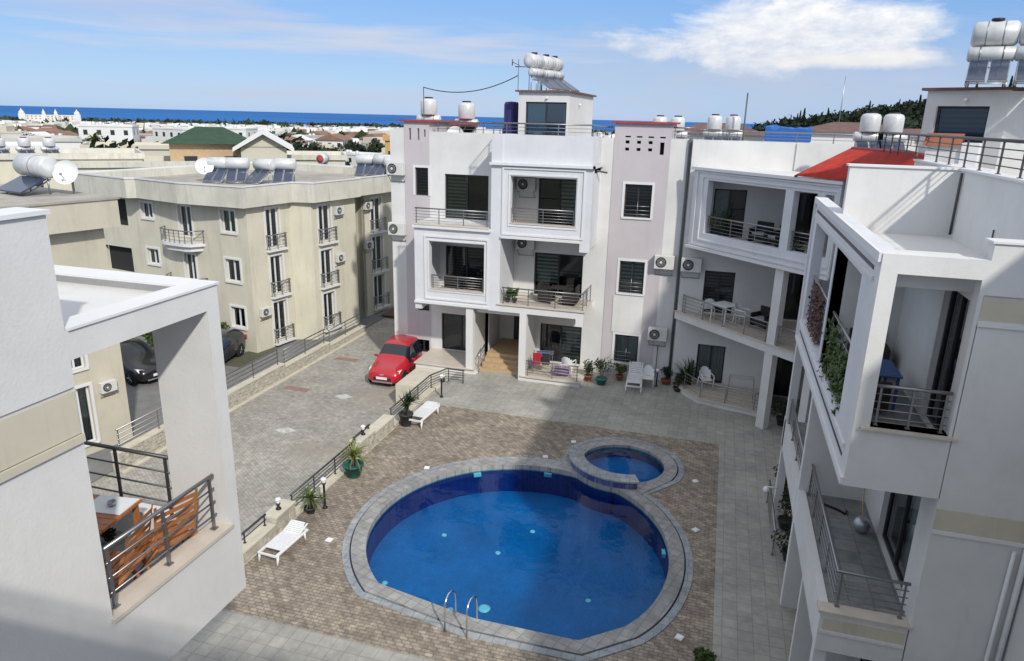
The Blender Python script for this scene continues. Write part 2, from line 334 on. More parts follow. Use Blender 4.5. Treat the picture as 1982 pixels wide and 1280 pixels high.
    def build(s, name, mats, parent=None, bevel=0.0, merge=False):
        me = bpy.data.meshes.new(name); me.from_pydata(s.v, [], s.f)
        if isinstance(mats, str): mats = [mats]
        for k in mats: me.materials.append(MATS[k])
        me.polygons.foreach_set('material_index', s.m); me.polygons.foreach_set('use_smooth', s.sm)
        if merge or bevel:
            b = bmesh.new(); b.from_mesh(me); bmesh.ops.remove_doubles(b, verts=b.verts, dist=1e-4); b.to_mesh(me); b.free()
        me.update()
        o = bpy.data.objects.new(name, me); COL.objects.link(o)
        if parent is not None:
            o.parent = parent
            if parent.get('world_parts'): o.location = -parent.location
        if bevel:
            md = o.modifiers.new('bevel', 'BEVEL'); md.width = bevel; md.segments = 2; md.limit_method = 'ANGLE'; md.angle_limit = radians(50)
        return o
def thing(name, label, cat, loc=(0, 0, 0), rz=0, group=None, world=False):
    o = bpy.data.objects.new(name, None); COL.objects.link(o); o.location = loc; o.rotation_euler = (0, 0, rz)
    o['label'] = label; o['category'] = cat; o.empty_display_size = .2
    if group: o['group'] = group
    if world: o['world_parts'] = 1                      # parts of this thing are written in world coordinates
    return o
def tag(o, label, cat, group=None, kind=None):
    o['label'] = label; o['category'] = cat
    if group: o['group'] = group
    if kind: o['kind'] = kind
    return o
def struct(o): o['kind'] = 'structure'; return o
def kids(o): return [x for x in COL.objects if x.parent is o] if o.name not in KC else KC[o.name]
KC = {}
def cache(root):
    for x in [root]+kids(root): KC[x.name] = kids(x)
def dup(root, loc, rz, label, group=None, scale=None, skip=()):
    def rec(o, par):
        c = o.copy(); COL.objects.link(c)
        if par: c.parent = par
        for ch in kids(o):
            if ch.name.split('.')[0] not in skip: rec(ch, c)
        return c
    r = rec(root, None); r.location = loc; r.rotation_euler = (0, 0, rz); r['label'] = label
    if group: r['group'] = group
    if scale: r.scale = scale if not isinstance(scale, (int, float)) else (scale,)*3
    return r
CH = {}
def frame(O, U):
    """local (along, depth inward, z) -> world for a facade starting at O running along U; outside is to the right-hand side of U"""
    ux, uy = U; l = hypot(ux, uy); ux /= l; uy /= l; nx, ny = -uy, ux
    return lambda x, y, z: (O[0] + x*ux + y*nx, O[1] + x*uy + y*ny, z)

# ------------------------------------------------------------------ windows, rails
def window(b, T, u0, u1, z0, z1, d=.12, mull=(.5,), trans=(), blind=None, bl=(0, 1), sill=None, surround=None, bars=False, fm='frame_dark', fw=.06, name='window', glass='glass'):
    """glazed opening, a part of building b: frame with panes, blind, sill, bars and surround as its pieces"""
    m = MB(T); f = fw
    m.box(u0, u0+f, d, d+.07, z0, z1); m.box(u1-f, u1, d, d+.07, z0, z1)
    m.box(u0+f, u1-f, d, d+.07, z0, z0+f); m.box(u0+f, u1-f, d, d+.07, z1-f, z1)
    for q in mull: c = u0+(u1-u0)*q; m.box(c-f*.55, c+f*.55, d-.004, d+.066, z0+f, z1-f)
    for q in trans: c = z0+(z1-z0)*q; m.box(u0+f, u1-f, d-.002, d+.068, c-f*.4, c+f*.4)
    w = m.build(name, fm, b)
    def sub(mb, n, mt):
        o = mb.build(n, mt, None); o.parent = w; return o
    m = MB(T); m.face([(u0+f, d+.035, z0+f), (u1-f, d+.035, z0+f), (u1-f, d+.035, z1-f), (u0+f, d+.035, z1-f)]); sub(m, 'pane', glass)
    if blind:
        a, c = u0+f+(u1-u0-2*f)*bl[0], u0+f+(u1-u0-2*f)*bl[1]; zz = z0+f+(.0 if len(bl) < 3 else bl[2]*(z1-z0))
        m = MB(T); k = 14
        if 'curtain' in blind:
            for i in range(k):
                x0 = a+(c-a)*i/k; x1 = a+(c-a)*(i+1)/k; y0 = d+.12+.03*(i % 2); y1 = d+.12+.03*((i+1) % 2)
                m.face([(x0, y0, zz), (x1, y1, zz), (x1, y1, z1-f), (x0, y0, z1-f)])
        else: m.face([(a, d+.11, zz), (c, d+.11, zz), (c, d+.11, z1-f), (a, d+.11, z1-f)])
        sub(m, 'curtain' if 'curtain' in blind else 'blind', blind)
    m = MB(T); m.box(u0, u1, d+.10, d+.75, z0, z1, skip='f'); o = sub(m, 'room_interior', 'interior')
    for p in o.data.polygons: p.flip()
    if sill: m = MB(T); m.box(u0-.07, u1+.07, -.07, d, z0-.07, z0-.003); sub(m, 'sill', sill)
    if surround:
        m = MB(T); t = .1
        m.box(u0-t, u0-.003, -.045, d, z0, z1+t); m.box(u1+.003, u1+t, -.045, d, z0, z1+t); m.box(u0-.003, u1+.003, -.045, d, z1+.003, z1+t)
        sub(m, 'surround', surround)
    if bars:
        m = MB(T); n = max(2, int((z1-z0)*.45/.16))
        for i in range(n): z = z0+.12+i*.17; m.tube([(u0, d-.05, z), (u1, d-.05, z)], .015, 6)
        m.tube([((u0+u1)/2, d-.05, z0+.02), ((u0+u1)/2, d-.05, z0+.12+n*.17)], .015, 6)
        sub(m, 'safety_bars', 'metal')
    return w
def railing(b, pts, z, h=.9, posts=None, nb=4, rm='metal', rtop=.03, name='railing', pitch=1.2, label=None, bar=.011, zt=None):
    """post-and-bar railing along world points"""
    m = MB(); pts = [Vector((p[0], p[1], z if len(p) < 3 else p[2])) for p in pts]; up = Vector((0, 0, 1))
    m.tube([p+up*h for p in pts], rtop, 8)
    for i in range(1, nb+1): m.tube([p+up*(h*i/(nb+1)) for p in pts], bar, 6)
    for a, c in zip(pts[:-1], pts[1:]):
        n = max(1, round((c-a).length/pitch))
        for i in range(n+1):
            if i == n and c is not pts[-1]: continue
            q = a+(c-a)*(i/n); t = min(.06, (c-a).length/4); q = q + (c-a).normalized()*(t if i == 0 else -t if i == n else 0)
            m.box(q.x-.016, q.x+.016, q.y-.012, q.y+.012, q.z, q.z+h-.01)
            m.box(q.x-.035, q.x+.035, q.y-.035, q.y+.035, q.z+.001, q.z+.012)
    o = m.build(name, rm, b)
    if label: o['label'] = label
    return o

# ------------------------------------------------------------------ ground, sea, hill
def ground_z(r): return -1.75 - max(0.0, min(r, 2700)-70)*38.25/2630 if r > 70 else -1.75
m = MB(); rr = [14, 20, 30, 45, 70, 110, 170, 260, 400, 620, 950, 1450, 2100, 2700, 2760]; na = 72
pp = [[(r*sin(-pi+2*pi*k/na), r*cos(-pi+2*pi*k/na)+12, ground_z(r) if r < 2750 else -44) for k in range(na)] for r in rr]
for i in range(len(rr)-1):
    for k in range(na): m.face([pp[i][k], pp[i+1][k], pp[i+1][(k+1) % na], pp[i][(k+1) % na]][::-1] if 0 else [pp[i][k], pp[i][(k+1) % na], pp[i+1][(k+1) % na], pp[i+1][k]][::-1])
m.face([pp[0][k] for k in range(na)])
struct(m.build('ground', 'soil', merge=True))
m = MB(); m.box(-60000, 60000, -8000, 85000, -44.5, -40.5); struct(m.build('sea', 'sea'))
# wooded hill rising to the right behind the roofs
def hill_h(bear, r):
    e = .0 if bear < .02 else (bear-.02)*.19
    h = 6.8 + e*800
    return max(-12, -14 + (h+8)*math.exp(-((r-950)/330)**2))
m = MB(); hb = [.0+i*.03 for i in range(26)]; hr = [380+i*60 for i in range(20)]
for i in range(len(hb)-1):
    for j in range(len(hr)-1):
        q = [(hr[b]*sin(hb[a]), hr[b]*cos(hb[a]), hill_h(hb[a], hr[b])) for a, b in ((i, j), (i+1, j), (i+1, j+1), (i, j+1))]
        m.face(q, 0, True)
struct(m.build('hill', 'leaf_far', merge=True))

# ------------------------------------------------------------------ pool terrace, driveway
from mathutils.geometry import tessellate_polygon
BC, BR = (-4.36, 16.2), 4.0
SC, SR = (-2.22, 21.32), 1.34
def dir_(a): return cos(a), sin(a)
def hitcircle(o, d, c, r):
    ox, oy = o[0]-c[0], o[1]-c[1]; b = ox*d[0]+oy*d[1]; q = b*b-(ox*ox+oy*oy-r*r)
    return None if q < 0 else (-b-sqrt(q), -b+sqrt(q))
def halfplane(a, off=0.0):          # straight lower edge of the big pool, corner at bottom
    d = dir_(a); best = 99
    for (x0, y0), (x1, y1) in (((-6.62, 12.66), (-4.4, 12.68)), ((-4.4, 12.68), (-2.45, 12.32)), ((-2.45, 12.32), (-1.1, 13.45))):
        nx, ny = (y1-y0), -(x1-x0); l = hypot(nx, ny); nx /= l; ny /= l
        den = d[0]*nx + d[1]*ny
        if den > 1e-6:
            t = ((x0+nx*off-BC[0])*nx + (y0+ny*off-BC[1])*ny)/den
            if t > 0: best = min(best, t)
    return best
def bigr(a, off=0.0):
    bulge = .28*max(0, cos(a-radians(-47)))**6
    return min(BR+bulge+off, halfplane(a, off)) if sin(a) < -.35 else BR+bulge+off
NA = 240; ANG = [2*pi*k/NA for k in range(NA)]
def inner():
    o = []
    for a in ANG:
        d = dir_(a); r = bigr(a); h = hitcircle(BC, d, SC, SR+.42)
        if h and 0 < h[0] < r: r = h[0]
        o.append((BC[0]+d[0]*r, BC[1]+d[1]*r))
    return o
def outer(off):
    o = []
    for a in ANG:
        d = dir_(a); r = bigr(a, off); h = hitcircle(BC, d, SC, SR+off+.03)
        if h and h[1] > r: r = h[1]
        o.append((BC[0]+d[0]*r, BC[1]+d[1]*r))
    return o
def circ(c, r, n=64, rev=False):
    p = [(c[0]+r*cos(2*pi*k/n), c[1]+r*sin(2*pi*k/n)) for k in range(n)]
    return p[::-1] if rev else p
def fill(m, loops, z, mi=0):
    vs = [v for l in loops for v in l]
    for t in tessellate_polygon([[Vector((x, y, 0)) for x, y in l] for l in loops]):
        p = [vs[i] for i in t]; ar = (p[1][0]-p[0][0])*(p[2][1]-p[0][1])-(p[1][1]-p[0][1])*(p[2][0]-p[0][0])
        if abs(ar) < 1e-9: continue
        if ar < 0: p = p[::-1]
        m.face([(x, y, z) for x, y in p], mi)
def wallband(m, loop, z0, z1, mi=0, inward=True, sm=True):
    n = len(loop)
    for i in range(n):
        a, b = loop[i], loop[(i+1) % n]; q = [(*a, z0), (*b, z0), (*b, z1), (*a, z1)]
        m.face(q[::-1] if inward else q, mi, sm)
INN = inner(); OUT1 = outer(.38); OUT2 = outer(.42); OUT3 = outer(.60)
DX0, DX1, DY0, DY1 = -10.42, .80, 11.25, 23.9
m = MB(); rect = [(DX0, DY0), (DX1, DY0), (DX1, DY1), (DX0, DY1)]
fill(m, [rect, OUT3], 0.0); struct(m.build('pool_deck', 'deck'))
m = MB()   # grey walkway: back strip, right strip, front terrace, with thickness to the ground
for r in ((-10.42, 5.6, 23.9, 29.8), (.80, 3.4, 4.6, 23.9), (-10.42, .80, 2.0, 11.25)):
    m.face([(r[0], r[2], -.004), (r[1], r[2], -.004), (r[1], r[3], -.004), (r[0], r[3], -.004)])
struct(m.build('walkway', 'tile_walk'))
m = MB(); m.box(-32.0, -11.0, 4.0, 60, -1.8, -.95)
m.box(-11.0, -10.9, 4.0, 24.2, -1.2, -.95)
struct(m.build('driveway', 'paver'))
m = MB(); m.box(-10.9, -10.42, 2.0, 25.4, -1.3, -.01); m.box(-12.3, -10.42, 25.4, 27.6, -1.3, -.012)
o = m.build('retaining_kerb', 'stone_cap'); struct(o)
# lane beyond the stone wall and painted marks on the driveway
m = MB(); m.box(-33, -18.75, 8, 58, -.946, -.90); struct(m.build('lane', 'asphalt'))
m = MB()
for (x, y, a) in ((-14.83, 25.5, .1), (-15.2, 21.7, .1)):
    m.prism([(x-.40, y-.1), (x+.1, y-.3), (x+.42, y+.08), (x-.05, y+.28)], -.95, -.944)
o = m.build('painted_marks', 'paint_white'); struct(o)
m = MB()
for (x, y) in ((-17.2, 25.6), (-17.1, 29.9)): m.box(x-.6, x+.6, y-.2, y+.2, -.95, -.943)
struct(m.build('red_paving_patches', 'brickred'))
# deep strip of planting at the foot of the far apartment block
m = MB(); m.box(-22.2, -21.2, 27.0, 44, -.90, -.86); struct(m.build('grass_strip', 'soil'))
m = MB(); m.box(-33, -12, 40.0, 60, -.90, -.84); struct(m.build('lawn', 'grass'))
m = MB(); m.box(-19.0, -14.5, 37.5, 43, -.84, -.80); struct(m.build('red_paving', 'umber'))

# ---------------- the two pools
pool = thing('swimming_pool', 'large round blue swimming pool with a pointed near edge, set in brown tiled deck', 'swimming pool', (BC[0], BC[1], 0), world=True)
m = MB(); fill(m, [OUT1, INN, circ(SC, SR)], .035)
wallband(m, INN, -.16, .035); wallband(m, circ(SC, SR), -.16, .035); m.build('coping', 'coping_inner', pool)
m = MB(); fill(m, [OUT2, OUT1], -.02); m.build('gutter', 'groove', pool)
m = MB(); fill(m, [OUT3, OUT2], .02); wallband(m, OUT2, -.03, .02); wallband(m, OUT1, -.03, .035, 0, False); wallband(m, OUT3, -.02, .02, 0, False); m.build('coping_border', 'coping', pool)
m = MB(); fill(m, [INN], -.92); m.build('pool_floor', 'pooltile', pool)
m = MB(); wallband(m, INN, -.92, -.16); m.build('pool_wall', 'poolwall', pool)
m = MB(); fill(m, [INN], -.12); m.build('water', 'water', pool)
wp = thing('wading_pool', 'small round blue paddling pool at the far right edge of the big pool', 'paddling pool', (SC[0], SC[1], 0), world=True)
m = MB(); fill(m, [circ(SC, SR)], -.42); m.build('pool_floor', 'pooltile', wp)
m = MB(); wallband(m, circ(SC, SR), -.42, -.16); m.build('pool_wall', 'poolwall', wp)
m = MB(); fill(m, [circ(SC, SR)], -.06); m.build('water', 'water', wp)
def arcwall(a0, a1, r0, r1, z0, z1, n=30):
    m = MB()
    for i in range(n):
        a, b = a0+(a1-a0)*i/n, a0+(a1-a0)*(i+1)/n
        p = lambda r, t, z: (SC[0]+r*cos(t), SC[1]+r*sin(t), z)
        m.face([p(r0,a,z1), p(r1,a,z1), p(r1,b,z1), p(r0,b,z1)]); m.face([p(r1,a,z0), p(r1,b,z0), p(r1,b,z1), p(r1,a,z1)], 1, True)
        m.face([p(r0,b,z0), p(r0,a,z0), p(r0,a,z1), p(r0,b,z1)], 1, True)
        if i in (0, n-1):
            t = a if i == 0 else b; m.face([p(r0,t,z0), p(r1,t,z0), p(r1,t,z1), p(r0,t,z1)], 1)
    return m
arcwall(radians(176), radians(292), SR-.02, SR+.40, -1.0, .24).build('dividing_wall', ['mosaic', 'mosaic'], wp)
arcwall(radians(174), radians(294), SR-.06, SR+.44, .24, .29).build('wall_capping', ['coping', 'coping'], wp)
def poollight(px, py, b, z=-.915, r=.06):
    m = MB(); m.lathe([(r*1.3, 0), (r*1.3, .015), (r, .03)], (px, py, z), 16); return m.build('underwater_lamp', 'lampglass', b)
for x, y in ((-6.75, 16.9), (-5.0, 16.55), (-7.4, 14.35), (-5.4, 13.9), (-4.35, 17.9), (-2.2, 15.3), (-3.0, 13.2)): poollight(x, y, pool)
m = MB(); m.lathe([(.16, 0), (.16, .02), (.1, .04)], (-4.62, 14.2, -.915), 20); m.build('drain_cover', 'lampglass', pool)
for (x, y) in ((-6.62, 19.42), (-4.45, 20.16), (-.47, 16.9)):
    m = MB(); a = atan2(y-BC[1], x-BC[0]); q = (x-.05*cos(a), y-.05*sin(a)); m.T = lambda X, Y, Z, a=a, q=q: (q[0]+X*-sin(a)+Y*cos(a), q[1]+X*cos(a)+Y*sin(a), Z)
    m.box(-.12, .12, -.04, .05, -.24, -.13); m.build('skimmer', 'plastic_white', pool)
lad = thing('pool_ladder', 'chrome ladder with two curved handrails over the near edge of the big pool', 'pool ladder', (-4.57, 12.2, 0), radians(-4))
for sx in (-.26, .26):
    m = MB(); m.tube([(sx, -.1, .0), (sx, -.1, .62), (sx, -.03, .76), (sx, .1, .82), (sx, .28, .78), (sx, .42, .66), (sx, .47, .45), (sx, .48, .1), (sx, .48, -.9)], .021, 10)
    m.build('handrail', 'chrome', lad)
for z in (-.25, -.5, -.75):
    m = MB(); m.box(-.25, .25, .44, .52, z, z+.025); m.build('step', 'chrome', lad)
dl0 = None
for i, (x, y) in enumerate(((-4.08, 22.36), (-4.74, 20.93), (.12, 20.85), (.25, 18.0), (.1, 13.5), (-9.0, 14.4), (-8.15, 18.95))):
    lb = ('square white deck light left of the paddling pool', 'square white deck light behind the big pool near its join with the small one', 'square white deck light just right of the paddling pool',
          'square white deck light right of the big pool, nearer the paddling pool', 'square white deck light right of the big pool near its pointed end', 'square white deck light left of the big pool', 'square white deck light at the back left of the big pool')[i]
    if dl0 is None:
        dl0 = thing('deck_light', lb, 'deck light', (x, y, 0), .3, 'square lights set in the pool deck')
        m = MB(); m.box(-.085, .085, -.085, .085, .001, .035); m.build('housing', 'plastic_white', dl0, bevel=.008)
        m = MB(); m.box(-.055, .055, -.055, .055, .0355, .045); m.build('lens', 'lampglass', dl0)
    else: dup(dl0, (x, y, 0), .3*i, lb)

# ================================================================== central building
B = thing('apartment_building', 'white and lilac apartment block facing the pool with red-capped towers', 'apartment building', (-8, 29, 0), world=True)
YF, YB = 27.6, 29.7
T = frame((0, YB), (1, 0)); TF = frame((0, YF), (1, 0))
# back plane walls, split by colour
m = MB(T)
m.grid(-14.35, -13.66, -1.2, 10.2, 0, .3)
m.grid(-12.47, -9.0, 5.9, 10.12, 0, .3, [(-11.76, -9.73, 6.42, 8.36)])
m.grid(-12.47, -8.5, 2.9, 5.9, 0, .3, [(-11.73, -9.75, 3.31, 5.2)])
m.grid(-12.47, -9.65, -1.2, 2.9, 0, .3, [(-11.94, -10.6, .27, 2.02)])
m.grid(-8.5, -4.45, 5.9, 10.1, 0, .3, [(-7.49, -5.66, 6.45, 8.36)])
m.grid(-8.5, -4.45, 2.9, 5.9, 0, .3, [(-7.57, -5.42, 3.3, 5.2)])
m.grid(-7.6, -4.45, -.4, 2.9, 0, .3, [(-7.2, -5.32, .27, 2.02)])
m.grid(-2.15, -1.30, -.4, 10.14, 0, .3)
m.box(-4.45, -4.40, .004, .3, -.4, 10.1)
m.box(-4.02, -2.74, -.05, -.021, 1.99, 3.62)         # white panel between the tower windows
m.box(-14.35, -13.9, .3, 12, -1.2, 10.2)
m.build('back_wall', 'white', B)
m = MB(T)
m.grid(-13.66, -12.47, -1.2, 10.52, -.02, .3, [(-13.16, -12.53, 7.36, 8.58), (-13.42, -13.33, 9.75, 10.25), (-13.02, -12.93, 9.75, 10.25), (-12.72, -12.64, 9.9, 10.2), (-13.16, -12.56, .0, .62), (-13.10, -12.54, 2.05, 2.45)])
hol = [(-3.84, -2.74, 6.96, 8.3), (-3.84, -2.80, 3.74, 5.12), (-3.84, -2.82, .62, 1.88)]
for i in range(4):
    x = -3.95+i*.46; hol += [(x, x+.16, 9.62, 9.74), (x, x+.16, 9.9, 10.02)] if i < 3 else [(x, x+.17, 9.5, 9.98)]
    hol += [(x-.02, x+.2, 10.14, 10.2)]
m.grid(-4.40, -2.15, -.4, 10.68, -.02, .3, hol)
m.box(-4.40, -4.15, .3, 2.6, 9.3, 10.68); m.box(-2.4, -2.15, .3, 2.6, 9.3, 10.68); m.box(-4.15, -2.4, 2.35, 2.6, 9.3, 10.68)
m.box(-13.66, -13.4, .3, 3.2, 9.3, 10.52); m.box(-12.73, -12.47, .3, 3.2, 9.3, 10.52)
m.build('lilac_wall', 'lilac', B)
m = MB(T); m.box(-4.56, -2.02, -.16, 2.75, 10.68, 10.76); m.box(-13.85, -12.3, -.14, 3.4, 10.52, 10.60); m.box(-12.30, -11.4, 1.9, 3.6, 10.42, 10.48)
m.pieces('red_coping', 'redcap', B)
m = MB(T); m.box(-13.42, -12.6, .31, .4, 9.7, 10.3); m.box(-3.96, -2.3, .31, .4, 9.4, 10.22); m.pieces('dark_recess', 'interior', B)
# front volumes
m = MB(TF)
# lower left framed box
def boxframe(m, u0, u1, z0, z1, o0, o1, oz0, oz1, d=.30):
    m.grid(u0, u1, z0, z1, 0, d, [(o0, o1, oz0, oz1)])
boxframe(m, -12.32, -8.93, 3.02, 6.40, -11.65, -9.2, 3.66, 5.72)
m.box(-12.32, -12.02, .3, 2.1, 2.76, 6.40); m.box(-12.32, -12.02, 0, .3, 2.74, 3.02)
m.box(-12.02, -8.93, .3, 2.1, 5.74, 5.90)
# upper right framed box
boxframe(m, -8.50, -4.82, 6.08, 9.06, -8.12, -5.45, 6.68, 8.57)
m.box(-8.50, -5.22, .3, 2.1, 6.10, 6.42); m.box(-8.5, -4.9, .3, 2.1, 8.75, 9.06)
m.box(-5.22, -4.82, 0, .3, 5.72, 6.08); m.box(-5.15, -4.90, .3, 2.1, 5.74, 9.06)
# pier between
m.box(-8.93, -8.50, 0, 2.1, 2.97, 10.14)
m.box(-9.0, -8.93, .25, 2.1, 6.4, 10.12)
m.box(-8.50, -4.90, .12, .37, 9.06, 10.16); m.box(-5.15, -4.90, .37, 2.1, 9.06, 10.14)
m.build('framed_balcony_front', 'trim', B)
# raised trim bands on the frames
m = MB(TF)
def bands(m, u0, u1, z0, z1, t=.07, p=.05):
    m.box(u0, u1, -p, -.002, z1-t, z1); m.box(u0, u1, -p, -.002, z0, z0+t); m.box(u0, u0+t, -p, -.002, z0+t, z1-t); m.box(u1-t, u1, -p, -.002, z0+t, z1-t)
bands(m, -11.86, -9.0, 3.22, 5.98); bands(m, -11.72, -9.13, 3.58, 5.80, .05, .03)
bands(m, -8.46, -5.10, 6.22, 8.92); bands(m, -8.2, -5.36, 6.58, 8.66, .05, .03)
m.box(-12.36, -8.9, -.12, -.002, 6.28, 6.38); m.box(-8.98, -4.74, -.13, -.002, 8.98, 9.08); m.box(-4.819, -4.74, -.13, 2.0, 8.98, 9.08)
m.box(-12.32, -8.95, -.1, -.003, 3.02, 3.12); m.box(-8.48, -5.2, -.1, -.003, 6.08, 6.18)
m.pieces('moulding', 'white_clean', B)
# floor slabs, columns, porch
m = MB(TF)
m.box(-12.02, -4.90, .004, 2.1, 2.96, 3.26); m.box(-12.4, -9.0, .30, 2.1, 6.404, 6.44)
m.box(-9.98, -9.66, .0, .3, .24, 2.96); m.box(-7.60, -7.30, .0, .3, 0, 2.96); m.box(-5.22, -4.90, .0, .3, 2.64, 2.96)
m.box(-9.98, -9.80, .3, 2.1, .24, 2.96); m.box(-7.55, -7.38, .3, 3.4, 0, 2.96);

m.box(-12.36, -9.62, .02, 2.1, -1.2, .20); m.box(-7.46, -4.92, .02, 2.1, -.1, .18)
m.box(-9.62, -7.6, 3.8, 4.1, 0, 2.96); m.box(-9.80, -9.62, 2.1, 4.1, .0, 2.96); m.box(-9.6, -7.5, .31, 4.1, 2.75, 2.955)
m.box(-9.62, -9.52, .02, 2.1, -.1, .02)
m.pieces(None, 'white', B)
m = MB(TF)
m.box(-8.60, -4.84, -.06, .25, 3.262, 3.31); m.box(-8.5, -4.9, .25, 2.08, 3.262, 3.30); m.box(-12.42, -9.58, -.06, 2.08, .202, .25); m.box(-7.5, -4.86, -.06, 2.08, .182, .235)
m.box(-12.42, -9.0, -.06, .28, 6.40, 6.46); m.box(-11.9, -8.95, .31, 2.08, 3.262, 3.30); m.box(-8.4, -5.2, .31, 2.08, 6.422, 6.45)
m.box(-11.65, -9.2, -.03, .31, 3.662, 3.70); m.box(-8.12, -5.45, -.03, .31, 6.682, 6.72)
m.pieces('marble_floor', 'marble', B)
m = MB(TF)
for i in range(4): m.box(-9.5, -7.62, .5+i*.32, 3.8, .0+i*.145, .145+i*.145)
m.pieces('step', 'wood_pale', B)
m = MB(T); m.box(-14.3, -1.3, .3, 12, 9.1, 9.3); m.box(-14.3, -4.45, .3, .31, 9.3, 9.35); m.box(-4.9, -1.3, 11.7, 12, 9.3, 9.9)
m.build('roof', 'roofgrey', B)
m = MB(T); m.box(-14.3, -1.3, 2.0, 12, 3.0, 9.1); m.box(-14.3, -9.9, 2.0, 12, -1.3, 3.0); m.box(-7.3, -1.3, 2.2, 12, -.3, 3.0); m.box(-14.3, -12.0, 11.7, 12, 9.3, 10.1); m.pieces('wall', 'white', B)
# glazing
window(B, T, -11.76, -9.73, 6.42, 8.36, blind='blind_olive', bl=(0, .5), d=.08)
window(B, T, -11.73, -9.75, 3.31, 5.2, blind='blind_dark', d=.08)
window(B, T, -11.94, -10.6, .27, 2.02, mull=(.72,), blind='curtain', bl=(.75, 1), d=.08)
window(B, T, -7.49, -5.66, 6.45, 8.36, blind='blind_green', bl=(.52, 1), d=.08)
window(B, T, -7.57, -5.42, 3.3, 5.2, blind='blind_green', bl=(0, .5, .25), d=.08)
window(B, T, -7.2, -5.32, .27, 2.02, blind='blind_green', bl=(.5, 1), d=.08)
window(B, T, -13.16, -12.53, 7.36, 8.58, mull=(), blind='blind_dark', d=.08, surround='white_clean')
window(B, T, -13.16, -12.56, .0, .62, mull=(.5,), d=.05); window(B, T, -13.10, -12.54, 2.05, 2.45, mull=(.5,), d=.05)
window(B, T, -3.84, -2.74, 6.96, 8.3, sill='white_clean', surround='white_clean', bars=True, blind='blind_dark', d=.1)
window(B, T, -3.84, -2.80, 3.74, 5.12, sill='white_clean', surround='white_clean', bars=True, blind='blind_green', d=.1)
window(B, T, -3.84, -2.82, .62, 1.88, sill='white_clean', surround='white_clean', bars=True, blind='curtain', d=.1)
m = MB(TF); m.box(-8.9, -8.2, 3.74, 3.79, .6, 2.7); m.build('entrance_door', 'frame_dark', B)
# railings
railing(B, [(-12.3, 27.66, 6.46), (-9.05, 27.66, 6.46)], 0, .62)
railing(B, [(-11.6, 27.74, 3.70), (-9.22, 27.74, 3.70)], 0, .55)
railing(B, [(-8.08, 27.74, 6.72), (-5.48, 27.74, 6.72)], 0, .58)
railing(B, [(-8.42, 27.68, 3.31), (-4.98, 27.68, 3.31), (-4.98, 29.5, 3.31)], 0, .68)
railing(B, [(-7.26, 27.68, .235), (-5.0, 27.68, .235)], 0, .66)
railing(B, [(-9.5, 27.9, 0), (-9.5, 28.8, .3)], 0, .75, nb=3)
railing(B, [(-12.2, 29.9, 10.12), (-9.0, 29.9, 10.12), (-9.0, 27.85, 10.16), (-4.97, 27.85, 10.16), (-4.97, 29.9, 10.10), (-4.5, 29.9, 10.10)], 0, .42, nb=2)
railing(B, [(-2.1, 29.85, 10.14), (-1.3, 29.85, 10.14)], 0, .42, nb=2)
# stair tower on the roof
m = MB(frame((0, 31.0), (1, 0)))
m.grid(-8.84, -6.6, 9.3, 11.86, 0, .25, [(-8.52, -6.72, 9.6, 11.46)]); m.box(-6.85, -6.6, .25, 5.6, 9.3, 11.86); m.box(-8.84, -8.6, .25, 5.6, 9.3, 11.86); m.box(-8.6, -6.85, 5.4, 5.6, 9.3, 11.86)
m.box(-8.6, -6.85, .25, 5.4, 11.7, 11.86)
m.build('stair_tower', 'white', B)
m = MB(frame((0, 31.0), (1, 0))); m.box(-8.98, -6.46, -.14, 5.74, 11.862, 11.93); m.pieces('tower_coping', 'umber', B)
window(B, frame((0, 31.0), (1, 0)), -8.52, -6.72, 9.6, 11.46, mull=(.5,), blind='curtain', bl=(0, .5), glass='glass_blue', d=.08)
m = MB(); m.tube([(-7.55, 30.96, 11.64), (-7.55, 30.88, 11.64)], .05, 10); m.tube([(-6.56, 33, 11.4), (-6.48, 33, 11.4)], .06, 10); m.pieces('wall_lamp', 'lampglass', B)
m = MB(); m.tube([(-1.40, 29.62, .0), (-1.40, 29.62, 10.16)], .055, 8); m.pieces('drainpipe', 'pipe', B)
m = MB(); m.tube([(-1.98, 29.62, 1.6), (-1.98, 29.60, .1)], .018, 6); m.tube([(-4.9, 28.6, 8.85), (-4.55, 29.2, 8.75)], .04, 6); m.pieces('service_pipe', 'pipe', B)

# ================================================================== corner wing
WG = thing('corner_wing', 'white corner wing with slanted balconies and a bright red tiled roof', 'apartment building', (1.5, 29.4, 0), world=True)
YW = 29.4; TW = frame((0, YW), (1, 0)); TS = frame((-1.15, 29.15), (1, -1))
m = MB(TW)
m.grid(-1.29, 3.65, 6.2, 10.14, 0, .3, [(-.29, .93, 6.44, 8.31), (2.45, 3.45, 6.44, 8.3)])
m.grid(-1.29, 3.65, 3.1, 6.2, 0, .3, [(-.34, .85, 3.30, 5.04), (2.45, 3.45, 3.3, 5.2)])
m.grid(-1.29, 3.65, -.3, 3.1, 0, .3, [(-.32, .80, .25, 1.91), (2.75, 3.5, .02, 2.2)])
m.box(3.65, 9.0, 0, .3, -.3, 10.14); m.box(2.5, 2.72, -.06, -.002, 9.1, 10.12)
m.build('back_wall', 'white', WG)
WX = 6.79
m = MB(TS)
m.grid(.05, WX-.1, 6.06, 9.12, 0, .28, [(.85, 4.53, 6.66, 8.68), (4.88, 5.82, 6.66, 8.68), (6.1, WX-.35, 6.66, 8.68)])
m.build('framed_balcony_front', 'trim', WG)
m = MB(TS)
bands(m, .55, 6.6, 6.36, 8.84, .06, .04); bands(m, .25, 6.68, 6.16, 9.0, .06, .05); m.box(-.02, WX-.05, -.12, -.002, 9.03, 9.14); m.box(.0, WX-.1, -.10, -.002, 6.0, 6.10)
m.pieces('moulding', 'white_clean', WG)
